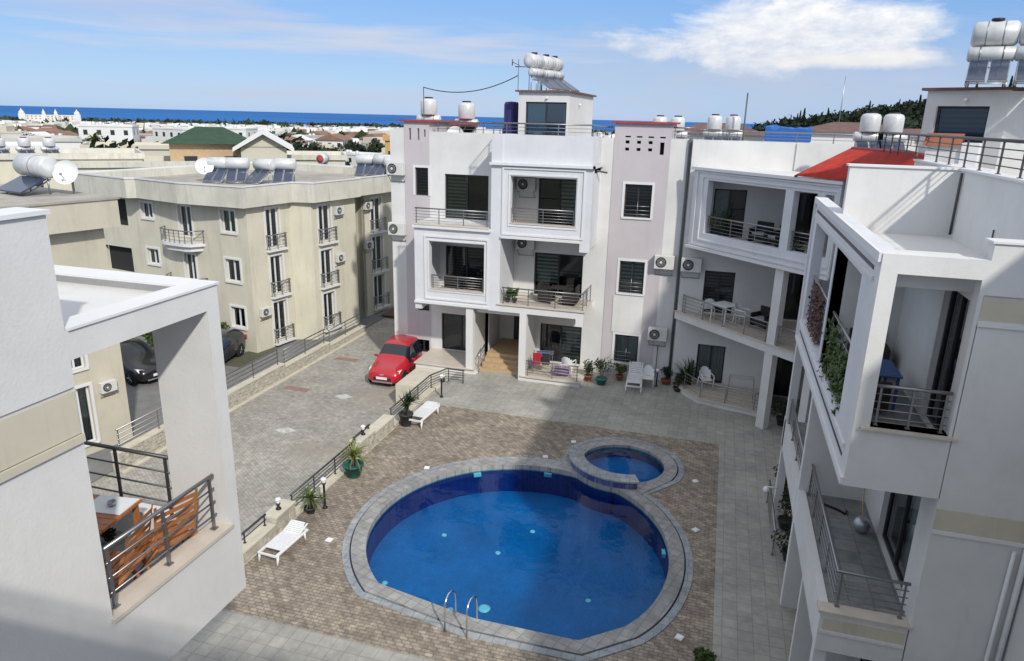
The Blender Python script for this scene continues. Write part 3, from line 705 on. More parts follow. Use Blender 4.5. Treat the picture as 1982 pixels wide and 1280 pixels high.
def trap(s0=0.0, off=.004):         # balcony floor between the slanted front and the back wall
    k = .7071
    return [(-1.15+s0*k+off*k, 29.15-s0*k+off*k), (-1.15+WX*k+off*k, 29.15-WX*k+off*k), (3.65, YW-.002), (-1.29+s0, YW-.002)]
m = MB()
m.prism(trap(.05, .285), 8.72, 9.10); m.prism(trap(.05, .285), 6.08, 6.38); m.prism(trap(-.1, 0), 2.92, 3.22)
tf = TS
for s0, s1, z0, z1 in ((4.52, 4.88, -.0, 2.92), (4.52, 4.88, 3.22, 6.06), (5.82, 6.1, 3.22, 6.06), (6.3, 6.6, -.0, 2.92)):
    a, b, c, d = tf(s0, .02, 0), tf(s1, .02, 0), tf(s1, .3, 0), tf(s0, .3, 0); m.prism([a[:2], b[:2], c[:2], d[:2]], z0, z1)
m.prism([(-1.2, 29.35), (-.75, 28.35), (-.1, 27.55), (1.9, 27.0), (2.15, 26.9), (2.35, 27.1), (2.35, 29.35)], -.05, .18)
m.prism([(2.3, 27.3), (2.42, 27.3), (2.42, 29.38), (2.3, 29.38)], .0, 2.9)
m.pieces(None, 'white', WG)
m = MB(); k = .7071
m.prism(trap(-.15, -.04), 3.222, 3.262); m.prism(trap(.1, .29), 6.382, 6.41)
m.prism([(-1.24, 29.36), (-.8, 28.30), (-.12, 27.48), (1.9, 26.94), (2.2, 26.84), (2.36, 27.1), (2.36, 29.36)], .182, .23)
m.pieces('marble_floor', 'marble', WG)
m = MB(TW); m.box(-1.3, 9, .3, 10, 9.1, 9.3); m.build('roof', 'roofgrey', WG)
m = MB(TW); m.box(-1.3, 9, 1.2, 10, -.3, 9.1); m.pieces('wall', 'white', WG)
window(WG, TW, -.29, .93, 6.44, 8.31, mull=(.5,), blind='curtain', bl=(0, .45), d=.1)
window(WG, TW, -.34, .85, 3.30, 5.04, mull=(.5,), blind='blind_dark', d=.1)
window(WG, TW, -.32, .80, .25, 1.91, mull=(.5,), blind='curtain', bl=(0, 1), d=.1)
window(WG, TW, 2.45, 3.45, 6.44, 8.3, mull=(.5,), d=.1); window(WG, TW, 2.45, 3.45, 3.3, 5.2, mull=(.5,), d=.1); window(WG, TW, 2.75, 3.5, .02, 2.2, mull=(.5,), d=.1)
def ts(s, d, z): return TS(s, d, z)
railing(WG, [ts(.9, .14, 6.66), ts(4.5, .14, 6.66)], 0, .65); railing(WG, [ts(4.9, .14, 6.66), ts(5.8, .14, 6.66)], 0, .65)
railing(WG, [(-1.1, 29.3, 3.262), ts(.12, .06, 3.262), ts(4.5, .06, 3.262)], 0, .72); railing(WG, [ts(4.92, .06, 3.262), ts(6.6, .06, 3.262)], 0, .72)
railing(WG, [(-.72, 28.45, .23), (-.08, 27.6, .23), (1.95, 27.02, .23), (2.2, 26.95, .23)], 0, .68, pitch=.9)
railing(WG, [(-1.2, 29.5, 10.14), (3.7, 29.5, 10.14), (9, 29.5, 10.14)], 0, .34, nb=2)
# red tiled lean-to roof on the wing
m = MB(); k = .7071
E1, E2, E3, R1, R2 = (2.25, 25.55, 9.16), (3.62, 24.18, 9.16), (3.75, 18.5, 9.16), (4.1, 27.2, 10.05), (5.0, 23.2, 10.10)
for A, Bq, C, D in ((E1, E2, R2, R1),):
    n = 22
    for i in range(n):
        t0, t1 = i/n, (i+1)/n; tm = (t0+t1)/2
        def lp(p, q, t, h=0): return (p[0]+(q[0]-p[0])*t, p[1]+(q[1]-p[1])*t, p[2]+(q[2]-p[2])*t+h)
        m.face([lp(A, Bq, t0), lp(A, Bq, tm, .035), lp(D, C, tm, .035), lp(D, C, t0)]); m.face([lp(A, Bq, tm, .035), lp(A, Bq, t1), lp(D, C, t1), lp(D, C, tm, .035)])
n = 30
for i in range(n):
    t0, t1 = i/n, (i+1)/n; tm = (t0+t1)/2; q0, q1 = E2, E3; r0, r1 = R2, (4.95, 19.5, 10.06)
    m.face([lp(q0, q1, t0), lp(q0, q1, tm, .035), lp(r0, r1, tm, .035), lp(r0, r1, t0)]); m.face([lp(q0, q1, tm, .035), lp(q0, q1, t1), lp(r0, r1, t1), lp(r0, r1, tm, .035)])
m.build('red_tiled_roof', 'redroof', WG)
m = MB(); m.tube([R1, R2, (4.95, 19.5, 10.06)], .07, 6); m.tube([E1, R1], .05, 6); m.pieces('ridge_tiles', 'redcap', WG)
m = MB(); m.box(4.98, 5.2, 16.2, 29.4, 8.9, 10.02); m.build('roof_parapet', 'white', WG)

# ================================================================== right-hand building
RB = thing('apartment_block', 'white apartment block filling the right side, with boxed balconies one above the other', 'apartment building', (3.7, 13, 0), world=True)
XR, XW, YR = 2.3, 3.65, 11.15
TX = frame((XR, 19.5), (0, -1))           # along = 19.5 - y, depth = x - 2.3
TXW = frame((XW, 24.4), (0, -1)); TY = frame((0, YR), (1, 0))
ya = lambda y: 19.5-y; yw = lambda y: 24.4-y
m = MB(TX)
m.grid(0, ya(YR+.24), 5.36, 9.06, 0, .24, [(ya(18.9), ya(15.5), 6.05, 8.5), (ya(15.28), ya(12.4), 6.05, 8.5)])
m.build('framed_balcony_side', 'trim', RB)
m = MB(TX)
m.box(.0, ya(YR)-.02, -.05, -.002, 8.93, 9.07); m.box(.0, ya(YR)-.02, -.05, -.002, 5.36, 5.48); m.box(0, .12, -.05, -.003, 5.48, 8.93)
m.box(.3, ya(YR)-.35, -.035, -.003, 8.60, 8.66); m.box(.3, ya(YR)-.35, -.035, -.003, 5.86, 5.92)
m.pieces('moulding', 'white_clean', RB)
m = MB(TX); m.box(.45, ya(YR)-.45, -.012, -.003, 8.74, 8.80); m.box(.45, ya(YR)-.45, -.012, -.003, 5.66, 5.71); m.pieces('groove', 'metal_dark', RB)
m = MB(TY)
m.grid(XR, 3.66, 5.36, 9.06, .0, .24, [(2.53, 3.60, 6.40, 8.78)])      # front face of the upper box
m.box(XR+.24, 3.6, .24, .5, 8.80, 9.055)
m.box(3.66, 6.6, .0, .3, 8.57, 9.30)
m.box(XR+.24, 3.65, .24, 8.3, 5.40, 6.04)                               # its floor
m.box(XR+.24, 4.4, .5, 8.3, 8.50, 8.72)                                 # its roof slab
m.box(XR+.02, 3.65, 4.13, 4.35, 6.04, 8.5); 
m.box(XR-.0, 2.44, .0, 4.2, 2.24, 3.04); m.box(2.44, 3.63, .0, .2, 2.24, 3.0); m.box(2.44, 3.65, .2, 8.3, 2.6, 2.98)
m.box(XR-.0, 2.44, 4.45, 8.5, 2.24, 3.04)
m.box(XR+.0, 3.65, 4.2, 4.42, -.1, 5.36)                                # dividing wall of the lower floors
m.box(XR+.02, 2.3+.22, .1, .32, -.1, 2.24); m.box(XR+.02, 3.6, 2.1, 2.25, -.1, 2.24)
m.box(XR, 2.5, 8.1, 8.35, -.1, 5.36)
m.pieces(None, 'white', RB)
m = MB(TY); m.box(2.40, 3.72, -.07, .26, 6.36, 6.40); m.box(XR-.04, 3.68, -.05, .22, 3.0, 3.045); m.pieces('sill_slab', 'marble', RB)
m = MB(TY); m.box(XR+.24, 3.64, .24, 8.3, 6.042, 6.06); m.box(2.445, 3.64, .22, 8.3, 2.982, 3.0); m.pieces('balcony_floor', 'tile_floor', RB)
m = MB(TXW)
m.grid(0, yw(YR+.3), 5.9, 8.5, 0, .25, [(yw(12.85), yw(11.62), 6.06, 8.38), (yw(18.5), yw(17.9), 6.9, 8.2), (yw(23.4), yw(21.8), 6.3, 8.2)])
m.grid(0, yw(YR+.3), -.1, 5.9, 0, .25, [(yw(14.0), yw(11.9), 3.0, 5.2), (yw(18.6), yw(17.0), 3.0, 5.2), (yw(23.4), yw(21.8), 3.0, 5.3), (yw(14.0), yw(12.2), .0, 2.1), (yw(18.8), yw(17.4), .0, 2.1)])
m.build('side_wall', 'white', RB)
m = MB(TY); m.grid(3.65, 5.0, -.1, 8.16, .0, .3); m.box(3.65, 5.0, .02, .3, 8.16, 8.57); m.box(5.0, 5.25, -10.6, .3, -.1, 9.3)
m.box(4.4, 4.65, .3, 4.85, 8.4, 10.02); m.box(2.42, 4.65, 4.85, 5.07, 8.6, 10.02); m.box(4.4, 4.65, 5.07, 8.6, 8.6, 10.02)
m.build('front_wall', 'white', RB)
m = MB(TY); m.box(4.36, 4.70, .3, 4.83, 10.02, 10.06); m.box(4.36, 4.70, 4.83, 8.6, 10.022, 10.062); m.box(2.38, 4.36, 4.81, 5.11, 10.02, 10.06); m.box(3.63, 6.6, -.03, .33, 9.30, 9.33); m.pieces('parapet_coping', 'white_clean', RB)
m = MB(TY); m.box(3.66, 4.98, -.012, -.002, 8.20, 8.55); m.box(3.66, 4.98, -.012, -.002, 4.84, 5.2); m.box(2.36, 3.6, -.012, -.002, 2.66, 2.88); m.pieces('beige_band', 'cream', RB)
m = MB(TY); m.box(3.655, 4.99, -.03, -.002, 8.12, 8.2); m.box(3.655, 4.99, -.03, -.002, 4.78, 4.84); m.box(2.33, 3.62, -.03, -.002, 2.60, 2.66); m.pieces('string_course', 'white_clean', RB)
m = MB(TY); m.box(4.65, 12, .3, 20, 9.1, 9.28); m.build('roof_terrace', 'tile_walk', RB)
m = MB(TY); m.box(4.65, 12, .32, 20, -.1, 9.1); m.box(5.25, 12, -10, .3, -.1, 9.25); m.pieces('wall', 'white', RB)
m = MB(TY); m.box(6.0, 9.2, -4.2, 1.6, 9.3, 11.5); m.build('unseen_roof_tower', 'white', RB)  # unseen tower, placed and sized for the shadow it throws on the balconies
m = MB(TY); m.tube([(4.93, -.06, -.1), (4.93, -.06, 8.1)], .045, 8); m.tube([(4.78, -.05, -.1), (4.78, -.05, 4.7)], .03, 8); m.pieces('drainpipe', 'plastic_white', RB)
m = MB(TY); m.tube([(4.36, 4.6, 8.8), (4.36, 4.6, 9.98)], .025, 6); m.tube([(4.38, 2.4, 8.72), (4.38, 2.4, 9.2)], .012, 6); m.pieces('service_pipe', 'metal_dark', RB)
window(RB, TXW, yw(12.85), yw(11.62), 6.06, 8.38, mull=(.45,), d=.1, blind='blind_dark', bl=(0, .45)); window(RB, TXW, yw(18.5), yw(17.9), 6.9, 8.2, d=.1); window(RB, TXW, yw(23.4), yw(21.8), 6.3, 8.2, d=.1)
window(RB, TXW, yw(14.0), yw(11.9), 3.0, 5.2, d=.1, blind='curtain', bl=(.5, 1)); window(RB, TXW, yw(18.6), yw(17.0), 3.0, 5.2, d=.1); window(RB, TXW, yw(23.4), yw(21.8), 3.0, 5.3, d=.1)
window(RB, TXW, yw(14.0), yw(12.2), .0, 2.1, d=.1); window(RB, TXW, yw(18.8), yw(17.4), .0, 2.1, d=.1)
railing(RB, [(2.56, YR+.1, 6.40), (3.57, YR+.1, 6.40)], 0, .64, nb=4, pitch=.6, label='silver railing above the tiled sill of the upper front opening')
railing(RB, [(2.42, 15.2, 6.06), (2.42, 12.45, 6.06)], 0, 1.12); railing(RB, [(2.42, 18.8, 6.06), (2.42, 15.6, 6.06)], 0, 1.12)
railing(RB, [(2.50, 15.3, 3.045), (2.50, YR+.16, 3.045), (3.58, YR+.16, 3.045)], 0, .66, pitch=1.0)
railing(RB, [(2.37, 19.2, 3.045), (2.37, 15.7, 3.045)], 0, .66)
railing(RB, [(2.22, 20.3, 0), (2.22, 17.4, 0)], 0, .7, pitch=2.2); 
railing(RB, [(4.5, 24.2, 10.06), (4.5, 16.3, 10.06), (4.5, 11.3, 10.06)], 0, .56, nb=3, pitch=1.05, rm='metal_dark')
# stair tower on the right-hand roof, turned slightly
TT = frame((4.9, 21.9), (1.5, -1.0))
m = MB(TT)
m.grid(0, 1.9, 9.28, 11.72, 0, .25, [(.28, 1.5, 9.5, 11.34)]); m.box(0, .22, .25, 2.6, 9.28, 11.72); m.box(1.66, 1.9, .25, 2.6, 9.28, 11.72); m.box(.22, 1.66, .25, 2.6, 11.55, 11.72)
a = TT(1.9, 0, 0); TT2 = frame((a[0], a[1]), (1, .05)); m2 = MB(TT2); m2.box(.0, 3.4, .0, 2.4, 9.28, 11.70); m2.build('stair_tower_wing', 'white', RB)
m.build('stair_tower', 'white', RB)
m = MB(TT); m.box(-.12, 1.98, -.12, 2.7, 11.722, 11.79); m.pieces('tower_coping', 'umber', RB); m = MB(TT2); m.box(-.05, 3.5, -.12, 2.5, 11.72, 11.78); m.pieces('tower_coping', 'umber', RB)
window(RB, TT, .28, 1.5, 9.5, 11.34, mull=(), blind='blind_dark', d=.1)
m = MB(TT); m.tube([(.95, -.03, 11.5), (.95, -.1, 11.5)], .045, 10); m.pieces('wall_lamp', 'lampglass', RB)

# ================================================================== near-left building
LB = thing('apartment_house', 'white apartment house close on the left with a boxed balcony and a beige band', 'apartment building', (-6.5, 3, 0), world=True)
XL = -5.0
TL = frame((XL, 0), (0, 1)) if 0 else (lambda x, y, z: (XL-y, x, z))       # along = y, depth towards -x
m = MB(TL)
m.grid(.35, 4.28, 4.6, 8.12, 0, .28); m.box(.35, 4.28, .02, .28, 8.12, 8.57); m.grid(.35, 4.28, 8.57, 10.0, 0, .28)
m.box(4.0, 4.28, .28, 3.6, 5.3, 10.0); m.box(.35, 4.0, .29, 3.5, -.9, 4.6); m.box(.35, 4.28, 0, .29, -.9, 4.6)
m.grid(4.28, 6.13, 5.33, 9.05, 0, .2, [(4.29, 5.95, 6.28, 8.80)])
m.grid(5.93+.02, 6.13, 5.33, 9.05, .2, .74); m.box(5.95, 6.13, .74, 3.5, 5.33, 6.2); m.box(5.95, 6.13, .74, 3.5, 8.72, 9.05)
m.box(4.28, 5.95, .2, 2.9, 8.72, 8.95); m.box(4.28, 5.95, .2, 2.9, 5.36, 5.85)
m.box(4.28, 6.13, 2.9, 3.2, 8.72, 9.05)
m.build('wall', 'white', LB)
m = MB(TL); m.box(.35, 4.30, -.03, .31, 10.0, 10.035); m.box(4.3, 6.15, -.02, .26, 9.052, 9.075); m.box(5.85, 6.16, .26, 3.2, 9.053, 9.076); m.pieces('coping', 'white_clean', LB)
m = MB(TL); m.box(.4, 4.27, -.012, -.002, 8.16, 8.54); m.pieces('beige_band', 'cream', LB)
m = MB(TL); m.box(.4, 4.285, -.03, -.002, 8.08, 8.15); m.pieces('string_course', 'cream', LB)
m = MB(TL); m.box(4.27, 5.98, -.04, .24, 6.24, 6.283); m.pieces('sill_slab', 'marble', LB)
m = MB(TL); m.box(4.28, 5.95, .21, 2.9, 5.852, 5.87); m.pieces('balcony_floor', 'tile_floor', LB)
m = MB(TL); m.box(4.2, 4.5, .9, 1.6, 8.96, 9.0); m.tube([(4.32, .55, 8.96), (4.32, .55, 9.35)], .05, 8); m.pieces('roof_pipes', 'concrete', LB)
railing(LB, [(XL-.1, 4.36, 6.285), (XL-.1, 5.88, 6.285)], 0, .64, nb=3, pitch=.72, rtop=.022, rm='metal')
railing(LB, [(-7.3, 5.98, 6.2), (-5.76, 5.98, 6.2)], 0, .78, nb=3, pitch=.75, rtop=.024, rm='metal_dark')
# the photographer's own roof edge behind and below the camera
PB = thing('roof_terrace', 'white roof terrace edge with a metal rail that the view is taken from', 'building', (0, -3, 0), world=True)
m = MB(); m.box(-12, 7.5, -12, .28, -.9, 9.2); m.box(-12, 7.5, -.02, .28, 9.2, 10.18); m.build('wall', 'white', PB)
railing(PB, [(-12, .13, 10.2), (7.4, .13, 10.2)], 0, .32, nb=1, rtop=.04)

# ================================================================== air conditioners
def make_ac(label, loc, rz):
    t = thing('air_conditioner', label, 'air conditioner', loc, rz, 'outdoor air conditioning units')
    m = MB(); m.box(-.40, .40, -.30, -.02, 0, .56); m.build('casing', 'ac_white', t, bevel=.02)
    m = MB(); m.lathe([(.21, 0), (.215, -.02), (.19, -.03), (.185, -.012), (.05, -.012)], (-.12, -.302, .29), 24, axis='y')
    m.build('fan', 'ac_fan', t)
    m = MB(); m.lathe([(.06, 0), (.06, -.012)], (-.12, -.334, .29), 16, axis='y')
    for r in (.11, .155):
        pts = [(-.12+r*cos(a*pi/12), -.338, .29+r*sin(a*pi/12)) for a in range(25)]; m.tube(pts, .005, 5)
    m.build('grille', 'ac_white', t)
    m = MB(); m.box(-.36, -.32, -.3, 0, -.035, -.003); m.box(.32, .36, -.3, 0, -.035, -.003); m.tube([(-.34, -.26, -.02), (-.34, -.0, -.28)], .012, 6); m.tube([(.34, -.26, -.02), (.34, -.0, -.28)], .012, 6); m.box(-.36, .36, -.016, 0, -.3, -.27)
    m.build('bracket', 'metal', t); return t
ac0 = make_ac('white air conditioner inside the upper right framed balcony of the middle block', (-7.98, 29.68, 7.82), 0)
for loc, rz, lb in (((-7.95, 29.68, 5.32), 0, 'white air conditioner in the first-floor balcony below the upper right frame'),
    ((-2.00, 29.66, 4.95), 0, 'white air conditioner beside the middle window of the lilac tower'),
    ((-2.02, 29.66, 1.85), 0, 'white air conditioner beside the lowest window of the lilac tower, pipe hanging down'),
    ((-.90, 29.38, 4.98), 0, 'white air conditioner just right of the dark drainpipe'),
    ((-14.0, 29.66, 8.22), 0, 'white air conditioner high on the left end of the middle block'),
    ((-14.0, 29.66, 5.55), 0, 'lower white air conditioner on the left end of the middle block')):
    dup(ac0, loc, rz, lb)

# ================================================================== neighbour building A (cream, rotated about -10 degrees)
AA = radians(-10); AO = (-21.6, 29.0)
def TA(x0, y0, ux, uy):      # facade in the neighbour's own axes -> world
    c, s_ = cos(AA), sin(AA); O = (AO[0]+x0*c-y0*s_, AO[1]+x0*s_+y0*c)
    return frame(O, (ux*c-uy*s_, ux*s_+uy*c))
NB = thing('cream_apartment_building', 'long cream three-storey apartment building with stained parapet, left of the driveway', 'apartment building', (-24, 32, -1), world=True)
GA = -1.2
fl = TA(-11.6, 0, 1, 0); X = lambda x: x+11.6
lh = [(X(-7.4), X(-6.55), 5.33, 6.15), (X(-7.34), X(-6.47), 2.92, 3.75), (X(-4.64), X(-3.74), 4.6, 6.2), (X(-1.68), X(-.73), 5.1, 6.21), (X(-1.66), X(-.68), 2.66, 3.79), (X(-1.56), X(-.62), .31, 1.37), (X(-4.55), X(-3.76), 2.15, 3.77), (X(-4.5), X(-3.7), -.4, 1.3), (X(-7.3), X(-6.5), .4, 1.3), (X(-10.9), X(-8.6), 2.2, 3.6), (X(-10.9), X(-8.6), 4.75, 6.2)]
m = MB(fl); m.grid(0, X(0), GA, 6.45, 0, .28, lh); m.build('wall', 'cream2', NB)
fr = TA(0, 0, 0, 1)
rh = [(1.2, 2.07, 4.25, 6.22), (1.29, 2.13, 1.85, 3.84), (1.28, 2.2, -.61, 1.47)]
m = MB(fr); m.grid(.28, 2.85, GA, 6.45, 0, .28, rh); m.build('wall', 'cream2', NB)
fr2 = TA(1.0, 0, 0, 1)
rh2 = [(3.87, 4.8, 4.3, 6.2), (3.87, 4.8, 1.95, 3.85), (3.9, 4.8, -.42, 1.5)]
m = MB(fr2); m.grid(3.35, 6.6, GA, 6.45, 0, .28, rh2); m.build('wall', 'cream2', NB)
m = MB(); a, b = fr(2.85, 0, 0), fr2(3.35, 0, 0); c, d = fr2(3.35, .28, 0), fr(2.85, .28, 0); m.prism([a[:2], b[:2], c[:2], d[:2]], GA, 6.45)
a, b = fr2(6.6, .0, 0), TA(-1.2, 0, 0, 1)(6.6, 0, 0); c, d = TA(-1.2, 0, 0, 1)(6.88, 0, 0), fr2(6.88, 0, 0); m.prism([a[:2], d[:2], c[:2], b[:2]][::-1], GA, 6.45)
m.pieces('wall', 'cream2', NB)
fr3 = TA(.4, 0, 0, 1); rh3 = [(9.01, 10.05, 4.15, 6.07), (9.05, 10.1, 1.75, 3.82), (9.1, 10.15, -.5, 1.42)]
m = MB(fr3); m.grid(8.2, 13.5, GA, 6.45, 0, .28, rh3); m.build('wall', 'cream2', NB)
m = MB(TA(-1.2, 0, 0, 1)); m.grid(6.9, 8.2, GA, 6.45, 0, .28, [(7.2, 7.9, 1.2, 2.4)]); m.box(8.2, 8.45, -1.6, 0, GA, 6.45); m.pieces('wall', 'cream2', NB)
def locpoly(pts):
    c, s_ = cos(AA), sin(AA); return [(AO[0]+x*c-y*s_, AO[1]+x*s_+y*c) for x, y in pts]
edge = [(-11.9, -.5), (-7.2, -.9), (-6.9, -.55), (-3.5, -.9), (.35, -.45), (.35, 2.75), (1.4, 3.2), (1.4, 6.9), (1.15, 6.9), (1.15, 13.8), (-11.9, 13.8)]
m = MB()
P_ = locpoly(edge); I_ = locpoly([(-11.6, -.2), (-7.2, -.6), (-6.9, -.25), (-3.5, -.6), (.05, -.2), (.05, 2.95), (1.1, 3.4), (1.1, 6.6), (.85, 6.7), (.85, 13.5), (-11.6, 13.5)])
for i in range(len(P_)):
    j = (i+1) % len(P_)
    a, b, c, d = P_[i], P_[j], I_[j], I_[i]
    m.face([(*a, 6.43), (*b, 6.43), (*b, 7.38), (*a, 7.38)]); m.face([(*a, 7.38), (*b, 7.38), (*c, 7.38), (*d, 7.38)]); m.face([(*c, 6.9), (*d, 6.9), (*d, 7.38), (*c, 7.38)])
m.build('parapet', 'cream_band', NB)
m = MB()
for i in range(len(P_)):
    j = (i+1) % len(P_); m.tube([(*P_[i], 7.42), (*P_[j], 7.42)], .05, 4)
m.build('parapet_coping', 'trim', NB)
m = MB(); fill(m, [P_], 6.432); fill(m, [I_], 6.95); m.pieces('roof', 'roofgrey', NB)
m = MB(TA(-11.5, 1.3, 1, 0)); m.box(0, 10.2, 0, 12, GA, 6.4); m.build('wall', 'cream2', NB)
for h in lh:
    bl = 'curtain' if (h[0]*7) % 2 > .7 else None
    if h[1]-h[0] > 2: continue
    window(NB, fl, *h, d=.1, fm='white_clean', fw=.07, blind=bl, sill='white_clean' if h[3]-h[2] < 1.4 else None, surround='white_clean')
for h in rh: window(NB, fr, *h, d=.1, fm='white_clean', fw=.07, blind='curtain', surround='white_clean')
for h in rh2: window(NB, fr2, *h, d=.1, fm='white_clean', fw=.07, blind='curtain', surround='white_clean')
for h in rh3: window(NB, fr3, *h, d=.1, fm='white_clean', fw=.07, blind='curtain', surround='white_clean')
window(NB, TA(-1.2, 0, 0, 1), 7.2, 7.9, 1.2, 2.4, fm='white_clean')
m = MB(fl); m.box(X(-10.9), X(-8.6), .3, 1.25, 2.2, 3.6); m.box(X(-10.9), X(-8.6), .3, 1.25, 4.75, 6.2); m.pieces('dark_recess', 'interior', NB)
def sm_balcony(Tf, u0, u1, z, dep):
    m = MB(Tf); n = 8; poly = [(u0+(u1-u0)*i/n, -dep*(1-(2*i/n-1)**4)**.5 if 0 < i < n else 0) for i in range(n+1)]
    low = [((u0+u1)/2+(x-(u0+u1)/2)*.86, y*.8) for x, y in poly]
    for (a, b, za, zb) in ((poly, poly, z-.16, z), (low, low, z-.42, z-.16)):
        q = [(x, y, za) for x, y in a]; r = [(x, y, zb) for x, y in b]
        m.face(q[::-1]); m.face(r)
        for i in range(len(q)-1): m.face([q[i], q[i+1], r[i+1], r[i]])
    m.build('balcony_slab', 'white_clean', NB)
    railing(NB, [Tf(x, y*.93, z) for x, y in poly], 0, .62, nb=3, pitch=.7)
sm_balcony(fl, X(-5.75), X(-2.95), 4.42, .75); sm_balcony(fl, X(-5.7), X(-3.0), 2.0, .75)
for Tf, hs in ((fr, rh), (fr2, rh2), (fr3, rh3)):
    for h in hs:
        m = MB(Tf); m.box(h[0]-.12, h[1]+.35, -.22, -.002, h[2]-.16, h[2]-.05); m.build('balcony_slab', 'white_clean', NB)
        railing(NB, [Tf(h[0]-.08, -.02, h[2]-.05), Tf(h[0]-.08, -.18, h[2]-.05), Tf(h[1]+.3, -.18, h[2]-.05), Tf(h[1]+.3, -.02, h[2]-.05)], 0, .72, nb=3, pitch=.6)
ra = AA+pi/2
for Tf, u, z, lb in ((fr, .62, .95, 'air conditioner low on the corner of the cream building above the dark blue car'), (fr2, 5.35, 5.6, 'highest air conditioner on the cream building beside the top balcony window'),
    (fr2, 5.3, 3.05, 'air conditioner beside the middle balcony window of the cream building'), (fr3, 8.6, 5.5, 'air conditioner high on the far end of the cream building'), (fr3, 8.6, 3.2, 'air conditioner halfway up the far end of the cream building')):
    p = Tf(u, -.01, z); dup(ac0, p, ra, lb, scale=.8)
m = MB(); 
# neighbour B (cream, at the far left)
BA = radians(-14); BOx, BOy = -20.0, 19.2
cb, sb = cos(BA), sin(BA)
def TB(x0, y0, ux, uy): return frame((BOx+x0*cb-y0*sb, BOy+x0*sb+y0*cb), (ux*cb-uy*sb, ux*sb+uy*cb))
NB2 = thing('cream_house', 'cream building at the far left edge with a projecting roof fascia', 'apartment building', (-22, 17, -1), world=True)
tb = TB(0, -7, 0, 1)      # along = y+7
bh = [(5.05, 5.72, 2.25, 2.9), (4.95, 5.72, -.5, 1.6), (4.9, 5.6, 4.7, 5.6), (2.6, 3.3, 2.2, 3.2)]
m = MB(tb); m.grid(0, 7, -1.2, 7.0, 0, .28, bh); m.box(6.72, 7, .28, 6, -1.2, 7.0); m.box(0, 6.7, 1.2, 6, -1.2, 6.9); m.build('wall', 'cream', NB2)
for h in bh: window(NB2, tb, *h, fm='white_clean', blind='curtain', sill='white_clean', surround='white_clean', d=.1)
m = MB(tb); m.box(3.0, 7.35, -.45, 6.4, 6.95, 7.86); m.box(-1, 3.0, -.1, 6.4, 7.2, 7.8); m.build('roof_fascia', 'cream', NB2)
m = MB(tb); m.box(2.95, 7.4, -.5, 6.45, 7.862, 7.93); m.build('roof_slab', 'roofgrey', NB2)
dup(ac0, tb(6.3, -.01, 1.2), BA+pi/2, 'white air conditioner on the cream wall seen through the left balcony frame', scale=.7)

# ================================================================== stone wall with rail along the lane; pool-side walls
SWt = thing('stone_wall', 'low rubble stone wall with pale capping and railing between driveway and lane', 'stone wall', (-18.5, 24, -.95), world=True)
def rubble(m, x0, x1, y0, y1, z0, z1, seed):
    rn = random.Random(seed); m.box(x0+.03, x1-.03, y0, y1, z0, z1)
    y = y0
    while y < y1:
        z = z0
        while z < z1-.05:
            w_ = rn.uniform(.14, .34); h_ = min(rn.uniform(.1, .2), z1-z)
            for xs, s_ in ((x1, 1), (x0, -1)):
                yy = min(y+w_-.02, y1); o = rn.uniform(.0, .035)
                m.box(xs-.03 if s_ > 0 else xs+.03, xs+o*s_, y+.01, yy, z+.01, z+h_-.01)
            z += h_
        y += .22
m = MB(); rubble(m, -18.72, -18.42, 17.0, 26.6, -.95, -.28, 3); m.build('wall', 'stone', SWt)
m = MB(); rubble(m, -18.72, -18.42, 26.6, 30.6, -.95, -.45, 4); m.build('wall', 'stone', SWt)
m = MB(); rubble(m, -18.72, -18.42, 30.6, 34.4, -.95, -.62, 5); m.build('wall', 'stone', SWt)
m = MB(); m.box(-18.75, -18.39, 17, 26.62, -.28, -.23); m.box(-18.75, -18.39, 26.62, 30.62, -.45, -.40); m.box(-18.75, -18.39, 30.62, 34.42, -.62, -.57); m.pieces('capping', 'stone_cap', SWt)
m = MB(); m.box(-18.4, -18.25, 17, 34.4, -.95, -.90); m.build('kerb', 'stone_cap', SWt)
railing(SWt, [(-18.6, 17.2, -.23), (-18.6, 26.4, -.23)], 0, .72, nb=3, pitch=1.9, bar=.02); railing(SWt, [(-18.6, 26.8, -.40), (-18.6, 30.4, -.40), ], 0, .72, nb=3, pitch=1.9, bar=.02); railing(SWt, [(-18.6, 30.8, -.57), (-18.6, 34.2, -.57)], 0, .72, nb=3, pitch=1.9, bar=.02)
PW = thing('pool_wall', 'low stone wall and dark railing dividing the pool deck from the driveway', 'stone wall', (-10.65, 19, 0), world=True)
for i, (y0, y1, z1) in enumerate(((12.2, 14.2, .28), (14.2, 15.1, .45), (15.1, 18.9, .0), (18.9, 19.9, .52), (19.9, 21.4, .42), (21.4, 25.3, .06))):
    m = MB(); rubble(m, -10.82, -10.47, y0, y1, -.95, z1, 20+i); m.build('wall', 'stone', PW)
m = MB(); 
for (y0, y1, z1) in ((12.2, 14.18, .28), (14.2, 15.12, .45), (18.88, 19.9, .52), (19.92, 21.42, .42), (15.14, 18.86, .0), (21.44, 25.3, .06)): m.box(-10.86, -10.43, y0, y1, z1+.002, z1+.05)
m.pieces('capping', 'stone_cap', PW)
railing(PW, [(-10.68, 12.3, .33), (-10.68, 14.1, .33)], 0, .3, nb=1, rm='metal_dark', bar=.014); railing(PW, [(-10.65, 15.2, .05), (-10.65, 18.8, .05)], 0, .55, nb=4, rm='metal_dark', bar=.014); railing(PW, [(-10.7, 18.9, .57), (-10.7, 20.0, .57)], 0, .12, nb=1, rm='metal_dark', bar=.012)
railing(PW, [(-10.65, 21.5, .11), (-10.65, 25.2, .11), (-10.3, 26.2, .11), (-9.6, 26.4, .03)], 0, .55, nb=4, rm='metal_dark', bar=.014)
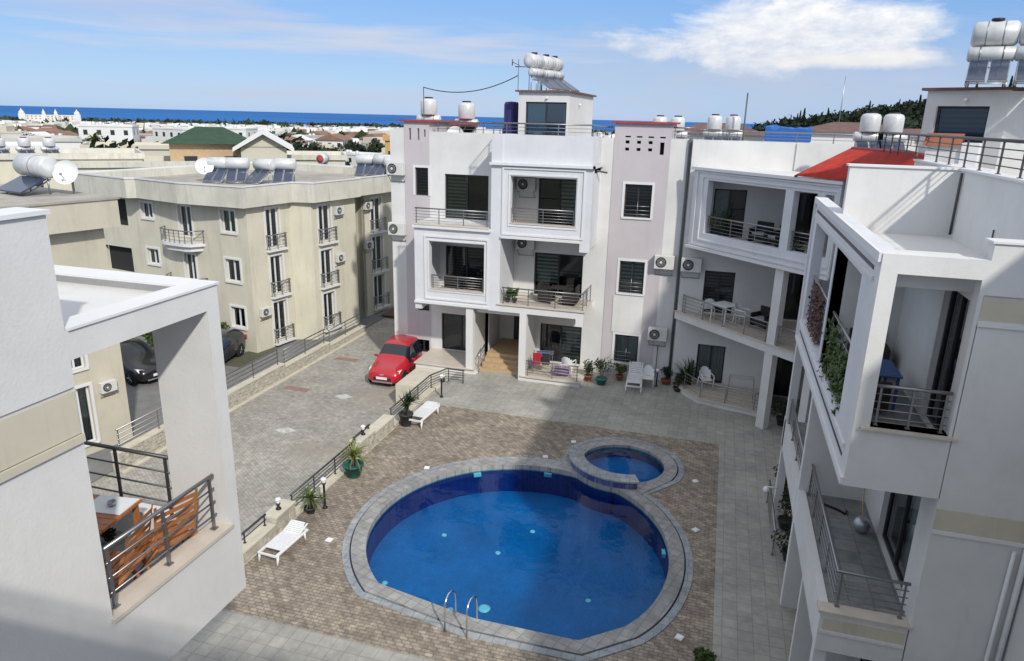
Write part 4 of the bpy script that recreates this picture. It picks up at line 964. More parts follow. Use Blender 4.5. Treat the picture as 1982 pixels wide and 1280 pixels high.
# bollard lamps
def make_bollard(loc, label, h=.85):
    t = thing('bollard_lamp', label, 'garden lamp', loc, 0, 'black bollard lamps with white caps')
    m = MB(); m.lathe([(.075, 0), (.075, .03), (.04, .06), (.032, .1), (.032, h-.18), (.06, h-.15), (.06, h-.12)], n=16); m.build('post', 'darktrim', t)
    m = MB(); m.lathe([(.05, h-.12), (.055, h-.02)], n=16); m.build('lens', 'lampglass', t)
    m = MB(); m.lathe([(.085, h-.02), (.085, h), (.05, h+.035), (.0, h+.045)], n=16); m.build('cap', 'plastic_white', t); return t
b0 = make_bollard((-9.95, 15.8, .0), 'tall black bollard lamp standing on the deck near the front sun lounger', .92)
dup(b0, (-9.95, 24.7, 0), 0, 'tall black bollard lamp at the back left corner of the deck')
s0 = make_bollard((-10.64, 14.62, .50), 'short lamp on the stone wall beside the leafy plant and front lounger', .30); dup(s0, (-10.64, 19.45, .57), 0, 'short lamp on the stone wall between the two potted plants')
dup(s0, (-10.4, 26.05, .11), 0, 'short lamp at the far corner of the driveway railing')
b1 = dup(b0, (-1.85, 28.9, 0), 0, 'thin black bollard lamp right of the white plastic chair'); b1.scale = (.9, .9, .8)

# ================================================================== plants
def blades(m, c, n, L_, w_, up=(.3, 1.2), droop=.5, rn=random, seg=5):
    for i in range(n):
        a = rn.uniform(0, 2*pi); e = rn.uniform(*up); l = L_*rn.uniform(.7, 1.1); pts = []
        x, y, z = c; ee = e
        for k in range(seg+1):
            wd = w_*(1-(k/seg)**1.5)*(.5 if k == 0 else 1); pts.append(((x-sin(a)*wd, y+cos(a)*wd, z), (x+sin(a)*wd, y-cos(a)*wd, z)))
            x += cos(a)*cos(ee)*l/seg; y += sin(a)*cos(ee)*l/seg; z += sin(ee)*l/seg; ee -= droop*rn.uniform(.5, 1.3)/seg*2
        for k in range(seg): m.face([pts[k][0], pts[k][1], pts[k+1][1], pts[k+1][0]])
def leafcloud(m, c, r, n, s_, rn, clumps=6, mats=1, flat=1.0):
    cs = []
    for _ in range(clumps):
        d = Vector((rn.gauss(0, 1), rn.gauss(0, 1), rn.gauss(0, 1))).normalized()*rn.uniform(.2, .75); cs.append((d.x*r[0], d.y*r[1], d.z*r[2], rn.uniform(.35, .6)))
    for i in range(n):
        q = rn.choice(cs); d = Vector((rn.gauss(0, 1), rn.gauss(0, 1), rn.gauss(0, 1))).normalized()*(rn.random()**.4)*q[3]
        p = Vector((c[0]+q[0]+d.x*r[0], c[1]+q[1]+d.y*r[1], c[2]+q[2]+d.z*r[2])); nrm = Vector((rn.gauss(0, 1), rn.gauss(0, 1), rn.gauss(.6, 1)*flat)).normalized()
        a = nrm.orthogonal().normalized()*s_*rn.uniform(.6, 1.3); b = nrm.cross(a)*.6
        m.face([p-a, p-b*.8, p+a, p+b*.8], rn.randrange(mats))
def pot(m, r0, r1, h, z=0): m.lathe([(r0*.9, z), (r0, z+.02), (r1, z+h-.05), (r1*1.1, z+h-.05), (r1*1.1, z+h), (r1*.92, z+h), (r1*.85, z+h-.06)], n=20)
def potplant(name, label, loc, potm, r, h, kind, lm='leaf', grp=None, seed=1, size=.6):
    t = thing(name, label, 'potted plant', loc, 0, grp); rn = random.Random(seed)
    m = MB(); pot(m, r*.7, r, h); m.build('pot', potm, t)
    m = MB()
    if kind == 'palm':
        tk = MB(); tk.tube([(0, 0, h-.06), (.02, 0, h+.25)], .07, 8, r2=.05); tk.build('trunk', 'trunk', t); blades(m, (0.02, 0, h+.22), 60, size, .028, (.2, 1.45), .8, rn)
    elif kind == 'yucca':
        tk = MB(); tk.tube([(0, 0, h-.06), (.0, 0, h+.25)], .06, 8); tk.tube([(0, 0, h), (.15, .05, h+.45)], .045, 8); tk.build('trunk', 'trunk', t)
        blades(m, (0, 0, h+.25), 40, size, .03, (-.1, 1.4), .25, rn); blades(m, (.15, .05, h+.45), 40, size*.9, .03, (-.1, 1.4), .25, rn)
    else:
        tk = MB()
        for k in range(5): tk.tube([(0, 0, h-.05), (rn.uniform(-.2, .2)*size, rn.uniform(-.2, .2)*size, h+size*.6)], .012, 5)
        tk.build('stem', 'trunk', t); leafcloud(m, (0, 0, h+size*.55), (size*.55, size*.55, size*.6), 420, .05, rn)
    m.build('leaves', lm, t); return t
potplant('potted_palm', 'yellow-green palm in a large green pot by the pool wall', (-10.1, 17.75, 0), 'pot_green', .30, .42, 'palm', 'leaf_yel', None, 4, .75)
potplant('potted_yucca', 'dark spiky yucca in a black pot beside the white lounger at the back', (-10.15, 21.75, 0), 'pot_dark', .25, .48, 'yucca', 'leaf_dark', None, 5, .62)
potplant('shrub', 'bright green feathery shrub behind the front sun lounger', (-10.2, 15.45, 0), 'pot_dark', .16, .2, 'palm', 'leaf', None, 6, .62)
potplant('potted_plant', 'bushy plant in a brown pot against the right end of the ground-floor porch', (-4.72, 28.55, 0), 'terracotta', .17, .26, 'bush', 'leaf_dark', 'potted plants along the middle block', 7, .75)
potplant('potted_plant', 'tall leafy plant in a dark green pot, left of the leaning sun lounger', (-4.12, 28.3, 0), 'pot_green', .24, .30, 'bush', 'leaf_dark', 'potted plants along the middle block', 8, 1.0)
potplant('potted_plant', 'small plant in a terracotta pot under the lowest tower window', (-3.45, 29.1, 0), 'terracotta', .16, .24, 'bush', 'leaf', 'potted plants along the middle block', 9, .6)
potplant('potted_plant', 'low dark plant right of the white chair, against the wall', (-1.5, 29.3, 0), 'terracotta', .2, .22, 'bush', 'leaf_dark', 'potted plants along the middle block', 10, .55)
potplant('potted_plant', 'spreading dark plant near the left corner of the slanted porch', (-.95, 28.6, 0), 'pot_dark', .18, .18, 'bush', 'leaf_dark', 'potted plants along the middle block', 11, .62)
potplant('cactus_plant', 'tall pointed dark plant left of the slanted porch railing', (-.7, 29.05, 0), 'pot_dark', .15, .25, 'yucca', 'leaf_dark', None, 12, .85)
t = thing('column_cactus', 'upright dark column cactus rising beside the glazed porch door', 'potted plant', (-.52, 28.95, 0)); m = MB(); pot(m, .12, .16, .2); m.build('pot', 'pot_dark', t)
m = MB(); m.tube([(0, 0, .15), (.02, 0, .7), (.05, 0, 1.1), (.09, 0, 1.32)], .09, 8, r2=.04); m.tube([(0, 0, .5), (-.16, 0, .62), (-.17, 0, .9)], .05, 8); m.build('stem', 'leaf_dark', t)
m = MB(); rn = random.Random(3); leafcloud(m, (-23.9, 28.65, .0), (1.2, .7, 1.1), 2600, .10, rn, 10); b = m.build('bush', 'leaf', None); tag(b, 'green bush growing beside the dark blue car under the cream building', 'bush')
m = MB(); leafcloud(m, (-27.0, 28.6, .6), (1.6, .9, 1.5), 2600, .12, rn, 12); b = m.build('bush', 'leaf', None); tag(b, 'large dark bush behind the parked black car seen through the left balcony', 'bush')
m = MB(); leafcloud(m, (.62, 12.9, .05), (.28, .3, .25), 500, .05, rn, 5); tag(m.build('shrub', 'leaf', None), 'small green shrub at the bottom edge beside the walkway', 'shrub')
# climbing plants on the right-hand balcony
m = MB()
for i in range(1700):
    y = 12.5+2.5*rn.random(); z = 6.12+1.0*rn.random()**1.2
    if sin(y*9.1+z*5)+sin(y*4.3-z*11) < -.35: continue
    z -= .25*max(0, sin(y*7)); p = Vector((2.36+rn.gauss(0, .05), y, z)); nrm = Vector((-1+rn.gauss(0, .6), rn.gauss(0, .6), rn.gauss(.3, .6))).normalized(); a = nrm.orthogonal().normalized()*rn.uniform(.03, .06); b = nrm.cross(a)
    m.face([p-a, p-b*.7, p+a, p+b*.7])
tag(m.build('climbing_plant', 'leaf', None), 'green ivy trailing over the railing of the upper right side balcony', 'climbing plant')
m = MB()
for i in range(1400):
    y = 16.4+1.7*rn.random(); z = 6.1+1.1*rn.random(); p = Vector((2.36+rn.gauss(0, .05), y, z)); nrm = Vector((-1+rn.gauss(0, .6), rn.gauss(0, .6), rn.gauss(.3, .6))).normalized(); a = nrm.orthogonal().normalized()*rn.uniform(.025, .05); b = nrm.cross(a)
    m.face([p-a, p-b*.7, p+a, p+b*.7])
tag(m.build('withered_plant', 'umber', None), 'brown withered creeper on the far opening of the upper right balcony', 'climbing plant')
for (x, y, lb, se) in ((2.75, 20.6, 'leafy plant in a pot at the mouth of the shaded passage', 31), (2.62, 18.9, 'green plant on the ground floor beside the right-hand building', 32), (2.62, 17.3, 'dark plant in a planter behind the ground-floor handrail', 33), (3.0, 26.4, 'dark plant standing in the passage under the corner wing', 34)):
    potplant('potted_plant', lb, (x, y, 0), 'pot_dark', .2, .3, 'bush', 'leaf_dark', None, se, .8)
wl = thing('globe_lamp', 'white globe lamp on a bracket at the ground floor of the right-hand building', 'wall lamp', (2.3, 18.6, 1.25)); m = MB(); m.lathe([(.0, -.1), (.06, -.085), (.1, 0), (.06, .085), (0, .1)], (-.32, 0, .0), 16); m.build('globe', 'lampglass', wl); m = MB(); m.tube([(0, 0, .1), (-.32, 0, .1)], .02, 6); m.build('arm', 'plastic_white', wl)

# ================================================================== loungers, chairs, tables
def make_lounger(label, loc, rz, back=.0):
    t = thing('sun_lounger', label, 'sun lounger', loc, rz, 'white plastic sun loungers')
    m = MB()
    for s_ in (-.30, .30): m.box(s_-.03, s_+.03, -.95, .95, .26, .33)
    m.box(-.27, .27, -.95, -.89, .26, .33); m.box(-.27, .27, .89, .95, .26, .33); m.build('frame', 'plastic_white', t, bevel=.015)
    m = MB(); n = 13
    for i in range(n): y = -.62+i*.083; m.box(-.27, .27, y, y+.062, .335, .36)
    m.build('seat', 'plastic_white', t)
    m = MB(); c, s_ = cos(back), sin(back)
    m.T = lambda x, y, z: (x, .44+(y)*c-(z)*s_, .35+y*s_+z*c)
    for i in range(7): m.box(-.27+.01*i*(i > 4), .27-.01*i*(i > 4), i*.083, i*.083+.062, 0, .026)
    m.box(-.29, -.25, 0, .58, -.03, .0); m.box(.25, .29, 0, .58, -.03, .0); m.build('backrest', 'plastic_white', t)
    for y in (-.86, .70):
        for x in (-.31, .31):
            m = MB(); m.tube([(x, y, .3), (x, y-.06 if y < 0 else y+.06, .0)], .045, 8, r2=.03); m.build('leg', 'plastic_white', t)
    return t
make_lounger('white plastic sun lounger lying flat on the deck nearest the camera, beside the stone wall', (-9.88, 13.68, 0), radians(-3), .25).scale = (.88, .70, .85)
make_lounger('white plastic sun lounger at the back left of the deck beside the yucca pot', (-9.75, 22.4, 0), radians(-3), .05).scale = (.95, .84, 1)
make_lounger('white sun lounger with raised back standing against the middle block wall', (-2.75, 28.65, 0), radians(4), .9)
def make_pchair(label, loc, rz, m_='plastic_white', grp='white plastic chairs'):
    t = thing('plastic_chair', label, 'chair', loc, rz, grp)
    m = MB(); m.box(-.22, .22, -.22, .22, .40, .43); m.build('seat', m_, t, bevel=.012)
    m = MB(); m.T = lambda x, y, z: (x, y+.25+(z-.43)*.22-.16*(x/.3)**2+.02, z)
    for i in range(6):
        x0, x1 = -.24+i*.08, -.24+(i+1)*.08; h = .86-.5*((x0+.04)/.4)**2; m.box(x0, x1, -.012, .012, .43, h)
    m.build('backrest', m_, t)
    for x in (-.24, .24):
        m = MB(); m.tube([(x, .2, .63), (x, -.2, .62), (x, -.24, .55), (x, -.22, .0)], .022, 8); m.build('armrest', m_, t)
        m = MB(); m.tube([(x, .22, .45), (x*1.08, .27, 0)], .024, 8); m.build('leg', m_, t)
    return t
pc0 = make_pchair('white plastic armchair next to the leaning sun lounger', (-2.22, 28.7, 0), radians(5))
dup(pc0, (.15, 28.7, .23), radians(20), 'white plastic chair on the slanted ground-floor porch')
dup(pc0, (-.1, 28.75, 3.262), radians(190), 'white plastic chair at the left of the first-floor corner balcony')
dup(pc0, (1.25, 28.0, 3.262), radians(60), 'white plastic chair in the middle of the first-floor corner balcony')
dup(pc0, (-5.6, 28.5, .235), radians(170), 'white plastic chair at the right end of the ground-floor porch')
def make_table(label, loc, rz, m_='plastic_white', w_=.4, d_=.4, h=.72, nm='table'):
    t = thing(nm, label, 'table', loc, rz)
    m = MB(); m.box(-w_, w_, -d_, d_, h-.03, h); m.build('tabletop', m_, t, bevel=.01)
    for x in (-w_+.06, w_-.06):
        for y in (-d_+.06, d_-.06): m = MB(); m.box(x-.022, x+.022, y-.022, y+.022, 0, h-.03); m.build('leg', m_, t)
    return t
make_table('white table between two chairs on the first-floor corner balcony', (.55, 28.3, 3.262), radians(-40))
def make_wicker(label, loc, rz):
    t = thing('wicker_armchair', label, 'armchair', loc, rz, 'dark wicker armchairs')
    m = MB(); m.box(-.27, .27, -.25, .27, .18, .36); m.build('seat', 'wicker', t, bevel=.02)
    m = MB(); m.box(-.33, .33, .27, .35, .1, .82); m.build('backrest', 'wicker', t, bevel=.02)
    for x in (-.31, .31): m = MB(); m.box(x-.035, x+.035, -.28, .27, .08, .6); m.build('armrest', 'wicker', t, bevel=.015)
    m = MB(); m.box(-.25, .25, -.24, .25, .362, .44); m.build('cushion', 'cushion', t, bevel=.02); return t
wk0 = make_wicker('dark wicker armchair with grey cushion in the upper right balcony beside the dividing wall', (3.1, 14.9, 6.06), radians(0))
dup(wk0, (2.78, 12.9, 6.06), radians(95), 'dark wicker armchair in the upper right balcony close to the side railing')
dup(wk0, (1.95, 27.2+.6, 3.262), radians(-40), 'dark armchair beside the post of the first-floor corner balcony')
dup(wk0, (1.55, 28.4, 6.41), radians(-30), 'dark armchair in the top corner balcony, left one', 'dark wicker armchairs'); dup(wk0, (2.1, 27.7, 6.41), radians(-60), 'dark armchair in the top corner balcony, next to the post')
for i, (x, y, z, r) in enumerate(((-10.9, 28.6, 3.30, 90), (-10.0, 28.7, 3.30, -90))): dup(wk0, (x, y, z), radians(r), ('dark chair left of the table in the lower left framed balcony', 'dark chair right of the table in the lower left framed balcony')[i])
make_table('dark table in the lower left framed balcony', (-10.45, 28.6, 3.30), 0, 'wicker', .35, .35, .7)
for i, (x, y, r) in enumerate(((-6.7, 28.7, 90), (-5.7, 28.6, -90))): dup(wk0, (x, y, 3.30), radians(r), ('dark chair left of the table on the open first-floor balcony', 'dark chair right of the table on the open first-floor balcony')[i])
make_table('dark table on the open first-floor balcony', (-6.2, 28.6, 3.30), 0, 'wicker', .35, .35, .7)
make_table('glass-topped blue table in the upper right balcony', (2.95, 13.4, 6.06), 0, 'bluecloth', .36, .5, .62)
for i, (x, z) in enumerate(((-8.25, 3.31), (-7.95, 3.31))): potplant('potted_flower', ('white flowering plant at the left end of the open first-floor balcony', 'second flower pot on the open first-floor balcony, nearer the railing post')[i], (x, 28.0, z), 'pot_dark', .11, .18, 'bush', 'leaf', None, 40+i, .42)
for i, (x, y, z) in enumerate(((2.45, 26.6, 6.41), (2.75, 26.0, 6.41), (.3, 28.6, 6.41))): potplant('potted_plant', ('leafy plant behind the post of the top corner balcony', 'dark plant at the right end of the top corner balcony', 'dark plant beside the curtained door of the top corner balcony')[i], (x, y, z), 'pot_dark', .15, .3, 'bush', 'leaf_dark', None, 50+i, .8)
potplant('potted_plant', 'pale dry plant at the left end of the top corner balcony', (-.55, 29.0, 6.41), 'pot_dark', .13, .3, 'bush', 'leaf_yel', None, 54, .8)
# laundry rack with clothes on the ground-floor porch
lr = thing('clothes_airer', 'folding clothes airer with red and dark laundry on the ground-floor porch', 'clothes airer', (-6.7, 28.35, .235), radians(8)); m = MB()
for x in (-.4, .4): m.tube([(x, -.3, 0), (x, .25, .9)], .012, 6); m.tube([(x, .3, 0), (x, -.25, .9)], .012, 6)
for y in (-.25, -.1, .05, .2): m.tube([(-.45, y, .9), (.45, y, .9)], .008, 5)
m.build('frame', 'metal', lr)
for i, (x0, x1, y, mt) in enumerate(((-.42, -.08, -.25, 'redcloth'), (-.02, .3, -.25, 'wicker'), (-.3, .3, .05, 'bluecloth'))):
    m = MB(); k = 10
    for j in range(k): a, b = x0+(x1-x0)*j/k, x0+(x1-x0)*(j+1)/k; ya_, yb_ = y+.02*sin(j*2.1), y+.02*sin(j*2.1+2.1); m.face([(a, ya_-.02, .42), (b, yb_-.02, .42), (b, y-.01, .92), (a, y-.01, .92)]); m.face([(a, y+.01, .92), (b, y+.01, .92), (b, yb_+.03, .55), (a, ya_+.03, .55)])
    m.build('laundry', mt, lr)
m = MB(); m.box(-6.1, -5.5, 27.95, 28.3, .3, .62); tag(m.build('storage_box', 'purplecloth', None, bevel=.04), 'purple-grey covered box behind the railing of the ground-floor porch', 'box')
ar = thing('clothes_airer', 'empty folding clothes airer on the slanted ground-floor porch', 'clothes airer', (1.5, 27.9, .23), 0); m = MB()
for x in (-.5, .5): m.tube([(x, -.25, 0), (x*.9, .2, .95)], .012, 6); m.tube([(x, .25, 0), (x*.9, -.2, .95)], .012, 6)
m.build('frame', 'metal', ar); m = MB()
for y in (-.2, -.07, .07, .2): m.tube([(-.45, y, .95), (.45, y, .95)], .008, 5)
m.build('rails', 'metal', ar)
m = MB(); rn = random.Random(9)
# ball and hose in the lower right balcony
gl = thing('glass_ball_lamp', 'silver ball on the floor of the lower right balcony', 'ball', (3.35, 14.0, 3.0)); m = MB(); m.lathe([(0, 0)]+[(.17*sin(a*pi/10), .17-.17*cos(a*pi/10)) for a in range(1, 10)]+[(0, .34)], n=20); m.build('ball', 'galv', gl); m = MB(); m.tube([(0, 0, .34), (.02, .3, .5), (.03, .6, 1.3)], .015, 6); m.build('cord', 'wood_pale', gl)
m = MB(); m.tube([(2.75, 14.9, 3.03), (3.0, 14.75, 3.03), (3.15, 14.6, 3.03), (3.2, 14.72, 3.03)], .025, 6); tag(m.build('hose', 'black', None), 'short black hose lying on the lower right balcony floor', 'hose')
m = MB(); m.box(-7.3, -6.6, .2, .5, 0, .1)

# wooden furniture in the near-left balcony
def wchair(label, loc, rz, mt):
    t = thing('folding_chair', label, 'chair', loc, rz, 'wooden folding chairs')
    m = MB()
    for i in range(6): m.box(-.21, .21, -.2+i*.068, -.2+i*.068+.055, .43, .45)
    m.build('seat', mt, t)
    m = MB(); m.T = lambda x, y, z: (x*(1+.1*(z-.5)), .19+(z-.43)*.22+.05*cos(x*6)*0, z)
    for i in range(6): m.box(-.20, .20, -.012, .012, .52+i*.07, .52+i*.07+.05)
    m.box(-.23, -.2, -.02, .02, .44, .95); m.box(.2, .23, -.02, .02, .44, .95); m.build('backrest', mt, t, bevel=.005)
    for x in (-.22, .22):
        m = MB(); m.tube([(x, .22, .48), (x, -.24, .0)], .02, 6); m.build('leg', mt, t); m = MB(); m.tube([(x, -.2, .44), (x, .26, .0)], .02, 6); m.build('leg', mt, t)
    return t
w0 = wchair('orange wooden slatted chair with its back to the near-left railing', (XL-.42, 5.42, 5.87), radians(-105), 'wood_orange'); w0.scale = (1.05, 1.05, 1.12)
dup(w0, (XL-.5, 4.85, 5.87), radians(-75), 'orange wooden chair turned sideways beside the near-left railing'); dup(w0, (XL-1.85, 5.35, 5.87), radians(70), 'orange wooden chair on the far side of the wooden table, upholstered')
tb_ = thing('wooden_table', 'orange wooden table between the chairs on the near-left balcony', 'table', (XL-1.25, 5.25, 5.87), radians(8)); m = MB()
for i in range(7): m.box(-.4, .4, -.38+i*.108, -.38+i*.108+.1, .69, .72)
m.build('tabletop', 'wood_orange', tb_); m = MB(); m.box(-.1, .38, .02, .36, .722, .728); m.build('place_mat', 'plastic_white', tb_)
for x in (-.34, .34):
    for y in (-.32, .32): m = MB(); m.box(x-.025, x+.025, y-.025, y+.025, 0, .69); m.build('leg', 'wood_orange', tb_)
m = MB(); m.lathe([(.04, 0), (.05, .04), (.045, .05), (.02, .01)], (XL-1.1, 5.45, 6.60), 16); tag(m.build('ashtray', 'galv', None), 'small metal bowl on the table mat of the near-left balcony', 'bowl')
m = MB(); m.lathe([(.10, 0), (.17, .10), (.18, .12), (.15, .11), (.08, .03)], (XL-.28, 4.62, 5.87), 20); tag(m.build('basin', 'plastic_white', None), 'white bowl on the near-left balcony floor behind the railing', 'bowl')
m = MB(); leafcloud(m, (XL-1.6, 5.72, 6.0), (.14, .14, .2), 300, .035, rn, 4); tag(m.build('plant', 'leaf_dark', None), 'small dark plant behind the wooden table on the near-left balcony', 'plant')

# ================================================================== cars
def make_car(label, loc, rz, paint, L_=3.95, W_=1.70, H_=1.50, suv=False):
    t = thing('parked_car', label, 'car', loc, rz)
    hw = W_/2; y0 = -L_/2
    # stations from nose (-y) to tail: y, bottom z, belt z, top z, half width at belt, half width at top
    st = [(0, .34, .50, .60, .60, .45), (.05, .24, .55, .72, .80, .62), (.25, .20, .62, .84, .95, .78), (.75, .19, .70, .93, 1.0, .82), (1.0, .19, .84, 1.04, 1.0, .82),
          (1.18, .19, .90, 1.14, 1.0, .80), (1.72, .19, .93, H_-.06, 1.0, .72), (2.1, .19, .95, H_, 1.0, .74), (2.9, .19, .97, H_-.01, 1.0, .74), (3.50, .20, .99, H_-.07, .98, .71), (3.80, .22, 1.0, 1.16, .95, .70), (3.90, .26, .80, .98, .86, .66), (L_, .34, .55, .66, .78, .6)]
    sc = L_/3.95
    m = MB(); rings = []
    for (y, zb, zm, zt, wb, wt) in st:
        y = y0+y*sc; b = hw*wb; c = hw*wt
        half = [(0, zb), (b*.86, zb), (b*.98, zb+.12), (b, (zb+zm)/2), (b*.985, zm), ((b*.955+c)/2+.01, (zm+zt)/2+.0), (c, zt-.045), (c*.8, zt), (0, zt+.015)]
        ring = [(x, y, z) for x, z in half]+[(-x, y, z) for x, z in half[-2:0:-1]]
        rings.append([m.P(p) for p in ring])
    n = len(rings[0])
    for i in range(len(rings)-1):
        for k in range(n):
            kk = (k+1) % n; m.f.append([rings[i][k], rings[i][kk], rings[i+1][kk], rings[i+1][k]])
            g = 0
            side = k in (4, 5, 10, 9)
            top = k in (6, 7, 8, 7)
            if 5 <= i <= 9 and k in (4, 5, n-5-0, n-6): g = 1
            if i == 5 and k in (5, 6, 7, 8, 9, 10): g = 1          # windscreen
            if i == 9 and k in (5, 6, 7, 8, 9, 10): g = 1          # rear window
            m.m.append(g); m.sm.append(True)
    m.f.append(rings[0][::-1]); m.m.append(0); m.sm.append(True); m.f.append(rings[-1]); m.m.append(0); m.sm.append(True)
    b = m.build('body', [paint, 'carglass'], t)
    sd_ = b.modifiers.new('s', 'SUBSURF'); sd_.levels = 2; sd_.render_levels = 2
    for wy in (y0+.72*sc, y0+3.18*sc):
        for s_ in (-1, 1):
            m = MB(); x = s_*(hw-.09)
            m.lathe([(.20, -.1), (.30, -.1), (.325, -.07), (.325, .07), (.30, .1), (.20, .1)], (x, wy, .325), 24, axis='x'); w = m.build('wheel', 'tyre', t)
            m = MB(); m.lathe([(.20, -.06), (.215, .085), (.18, .095), (.06, .07)] if s_ > 0 else [(.06, -.07), (.18, -.095), (.215, -.085), (.20, .06)], (x, wy, .325), 20, axis='x')
            for k in range(5): a = 2*pi*k/5; m.tube([(x+s_*.09, wy, .325), (x+s_*.1, wy+.18*cos(a), .325+.18*sin(a))], .022, 5)
            r_ = m.build('rim', 'rim', None); r_.parent = w
            m = MB(); m.lathe([(.36, -.02), (.40, 0), (.36, .02)], (s_*(hw-.035), wy, .33), 24, axis='x', m=0); m.build('wheel_arch', 'darktrim', t)
    for s_ in (-1, 1):
        m = MB(); m.T = lambda x, y, z, s_=s_: (s_*x, y, z)
        q = [(hw*.50, y0+.10, .60), (hw*.86, y0+.26, .64), (hw*.90, y0+.42, .80), (hw*.62, y0+.20, .76)]
        m.face([(x, y-.035, z) for x, y, z in q]); m.face([(x, y+.1, z) for x, y, z in q][::-1])
        for i in range(4): a_, b_ = q[i], q[(i+1) % 4]; m.face([(a_[0], a_[1]-.035, a_[2]), (a_[0], a_[1]+.1, a_[2]), (b_[0], b_[1]+.1, b_[2]), (b_[0], b_[1]-.035, b_[2])])
        m.build('headlight', 'lampglass', t)
        m = MB(); m.box(min(s_*(hw-.0), s_*(hw+.17)), max(s_*(hw-.0), s_*(hw+.17)), y0+1.42*sc, y0+1.52*sc, .95, 1.07); m.build('wing_mirror', paint, t, bevel=.03)
        m = MB(); m.box(s_*hw*.9-.08, s_*hw*.9+.08, y0+L_-.13, y0+L_-.02, .72, .92); m.build('tail_lamp', 'redcap', t, bevel=.02)
        m = MB()
        for yy in (1.32, 2.12, 2.95): m.box(s_*hw*.985-.012 if s_ > 0 else -hw*.985-.012, s_*hw*.985+.012 if s_ > 0 else -hw*.985+.012, y0+yy*sc, y0+yy*sc+.012, .3, .92)
        m.pieces('door_seam', 'darktrim', t)
    m = MB(); m.box(-.42, .42, y0-.01, y0+.12, .36, .50); m.build('grille', 'darktrim', t, bevel=.02)
    m = MB(); m.box(-.26, .26, y0-.035, y0-.012, .42, .53); m.build('number_plate', 'plastic_white', t)
    m = MB(); m.box(-.50, .50, y0-.0, y0+.1, .24, .31); m.build('bumper_trim', 'galv', t, bevel=.02)
    m = MB(); m.box(-.09, .09, y0-.02, y0+.05, .60, .66); m.build('badge', 'chrome', t, bevel=.01)
    return t
make_car('red hatchback parked on the driveway beside the middle block', (-13.75, 28.85, -.95), radians(1), 'carred', 3.8, 1.7, 1.70)
make_car('dark blue car parked on the lane beside the cream building', (-22.7, 27.0, -.90), radians(10), 'carblue', 4.1, 1.7, 1.45)
make_car('black car parked on the lane, seen through the near-left balcony frame', (-25.2, 24.6, -.90), radians(75), 'carblack', 4.3, 1.75, 1.6)

# ================================================================== solar heaters, tanks, dishes
def make_solar(label, loc, rz, grp='solar water heaters on the roofs', cold=True, lying=False):
    t = thing('solar_water_heater', label, 'water heater', loc, rz, grp)
    m = MB()          # stand
    for x in (-.5, .5):
        m.tube([(x, .45, 0), (x, .45, 1.0 if cold else .75)], .022, 6); m.tube([(x, -.75, .0), (x, .45, .72)], .02, 6); m.tube([(x, .12, .0), (x, .12, .6)], .02, 6)
    m.tube([(-.5, .45, .55), (.5, .45, .55)], .02, 6); m.tube([(-.5, -.75, .05), (.5, -.75, .05)], .02, 6); m.build('stand', 'galv', t)
    for x in (-.27, .27):
        m = MB(); c, s_ = cos(radians(31)), sin(radians(31)); m.T = lambda X, Y, Z, x=x: (x+X, -.72+Y*c-Z*s_, .08+Y*s_+Z*c)
        m.box(-.25, .25, 0, 1.2, 0, .06); p = m.build('collector', 'galv', t)
        m = MB(); m.T = lambda X, Y, Z, x=x: (x+X, -.72+Y*c-Z*s_, .08+Y*s_+Z*c); m.box(-.225, .225, .03, 1.17, .062, .068); g_ = m.build('collector_glass', 'panel', None); g_.parent = p
    m = MB(); m.lathe([(0, -.62), (.15, -.62), (.21, -.57), (.21, .57), (.15, .62), (0, .62)], (0, .42, .92), 20, axis='x'); h = m.build('hot_tank', 'tank_white', t)
    m = MB()
    for x in (-.3, .3): m.lathe([(.215, -.02), (.218, 0), (.215, .02)], (x, .42, .92), 20, axis='x')
    s2 = m.build('strap', 'metal', None); s2.parent = h
    if cold:
        m = MB(); m.lathe([(0, 0), (.40, 0), (.42, .05), (.42, .62), (.36, .74), (.2, .80), (0, .80)], (0, .45, 1.13), 24); w = m.build('cold_tank', 'tank_white', t)
        m = MB(); m.lathe([(0, .80), (.22, .80), (.22, .86), (0, .87)], (0, .45, 1.13), 20); l = m.build('lid', 'lid_black', None); l.parent = w
    return t
def make_solar2(label, loc, rz, grp):
    """stand with two collectors, a lying hot tank and a larger lying cold tank above it"""
    t = make_solar(label, loc, rz, grp, cold=False)
    m = MB(); m.lathe([(0, -.60), (.26, -.60), (.36, -.50), (.36, .50), (.26, .60), (0, .60)], (0, .62, 1.48), 24, axis='x'); w = m.build('cold_tank', 'tank_white', t)
    m = MB()
    for x in (-.22, .22): m.lathe([(.364, -.015), (.368, 0), (.364, .015)], (x, .62, 1.48), 24, axis='x')
    s2 = m.build('strap', 'metal', None); s2.parent = w
    m = MB(); m.lathe([(0, 0), (.17, 0), (.17, .09), (0, .10)], (0, .62, 1.82), 16); l = m.build('lid', 'lid_black', None); l.parent = w
    m = MB()
    for x in (-.45, .45): m.tube([(x, .62, 0), (x, .62, 1.2)], .022, 6)
    m.pieces('post', 'galv', t); return t
sw = make_solar('solar heater with white tank and black lid over the left red-capped tower', (-14.0, 33.0, 9.75), .1); sw.scale = (.95, .95, .95); cache(sw)
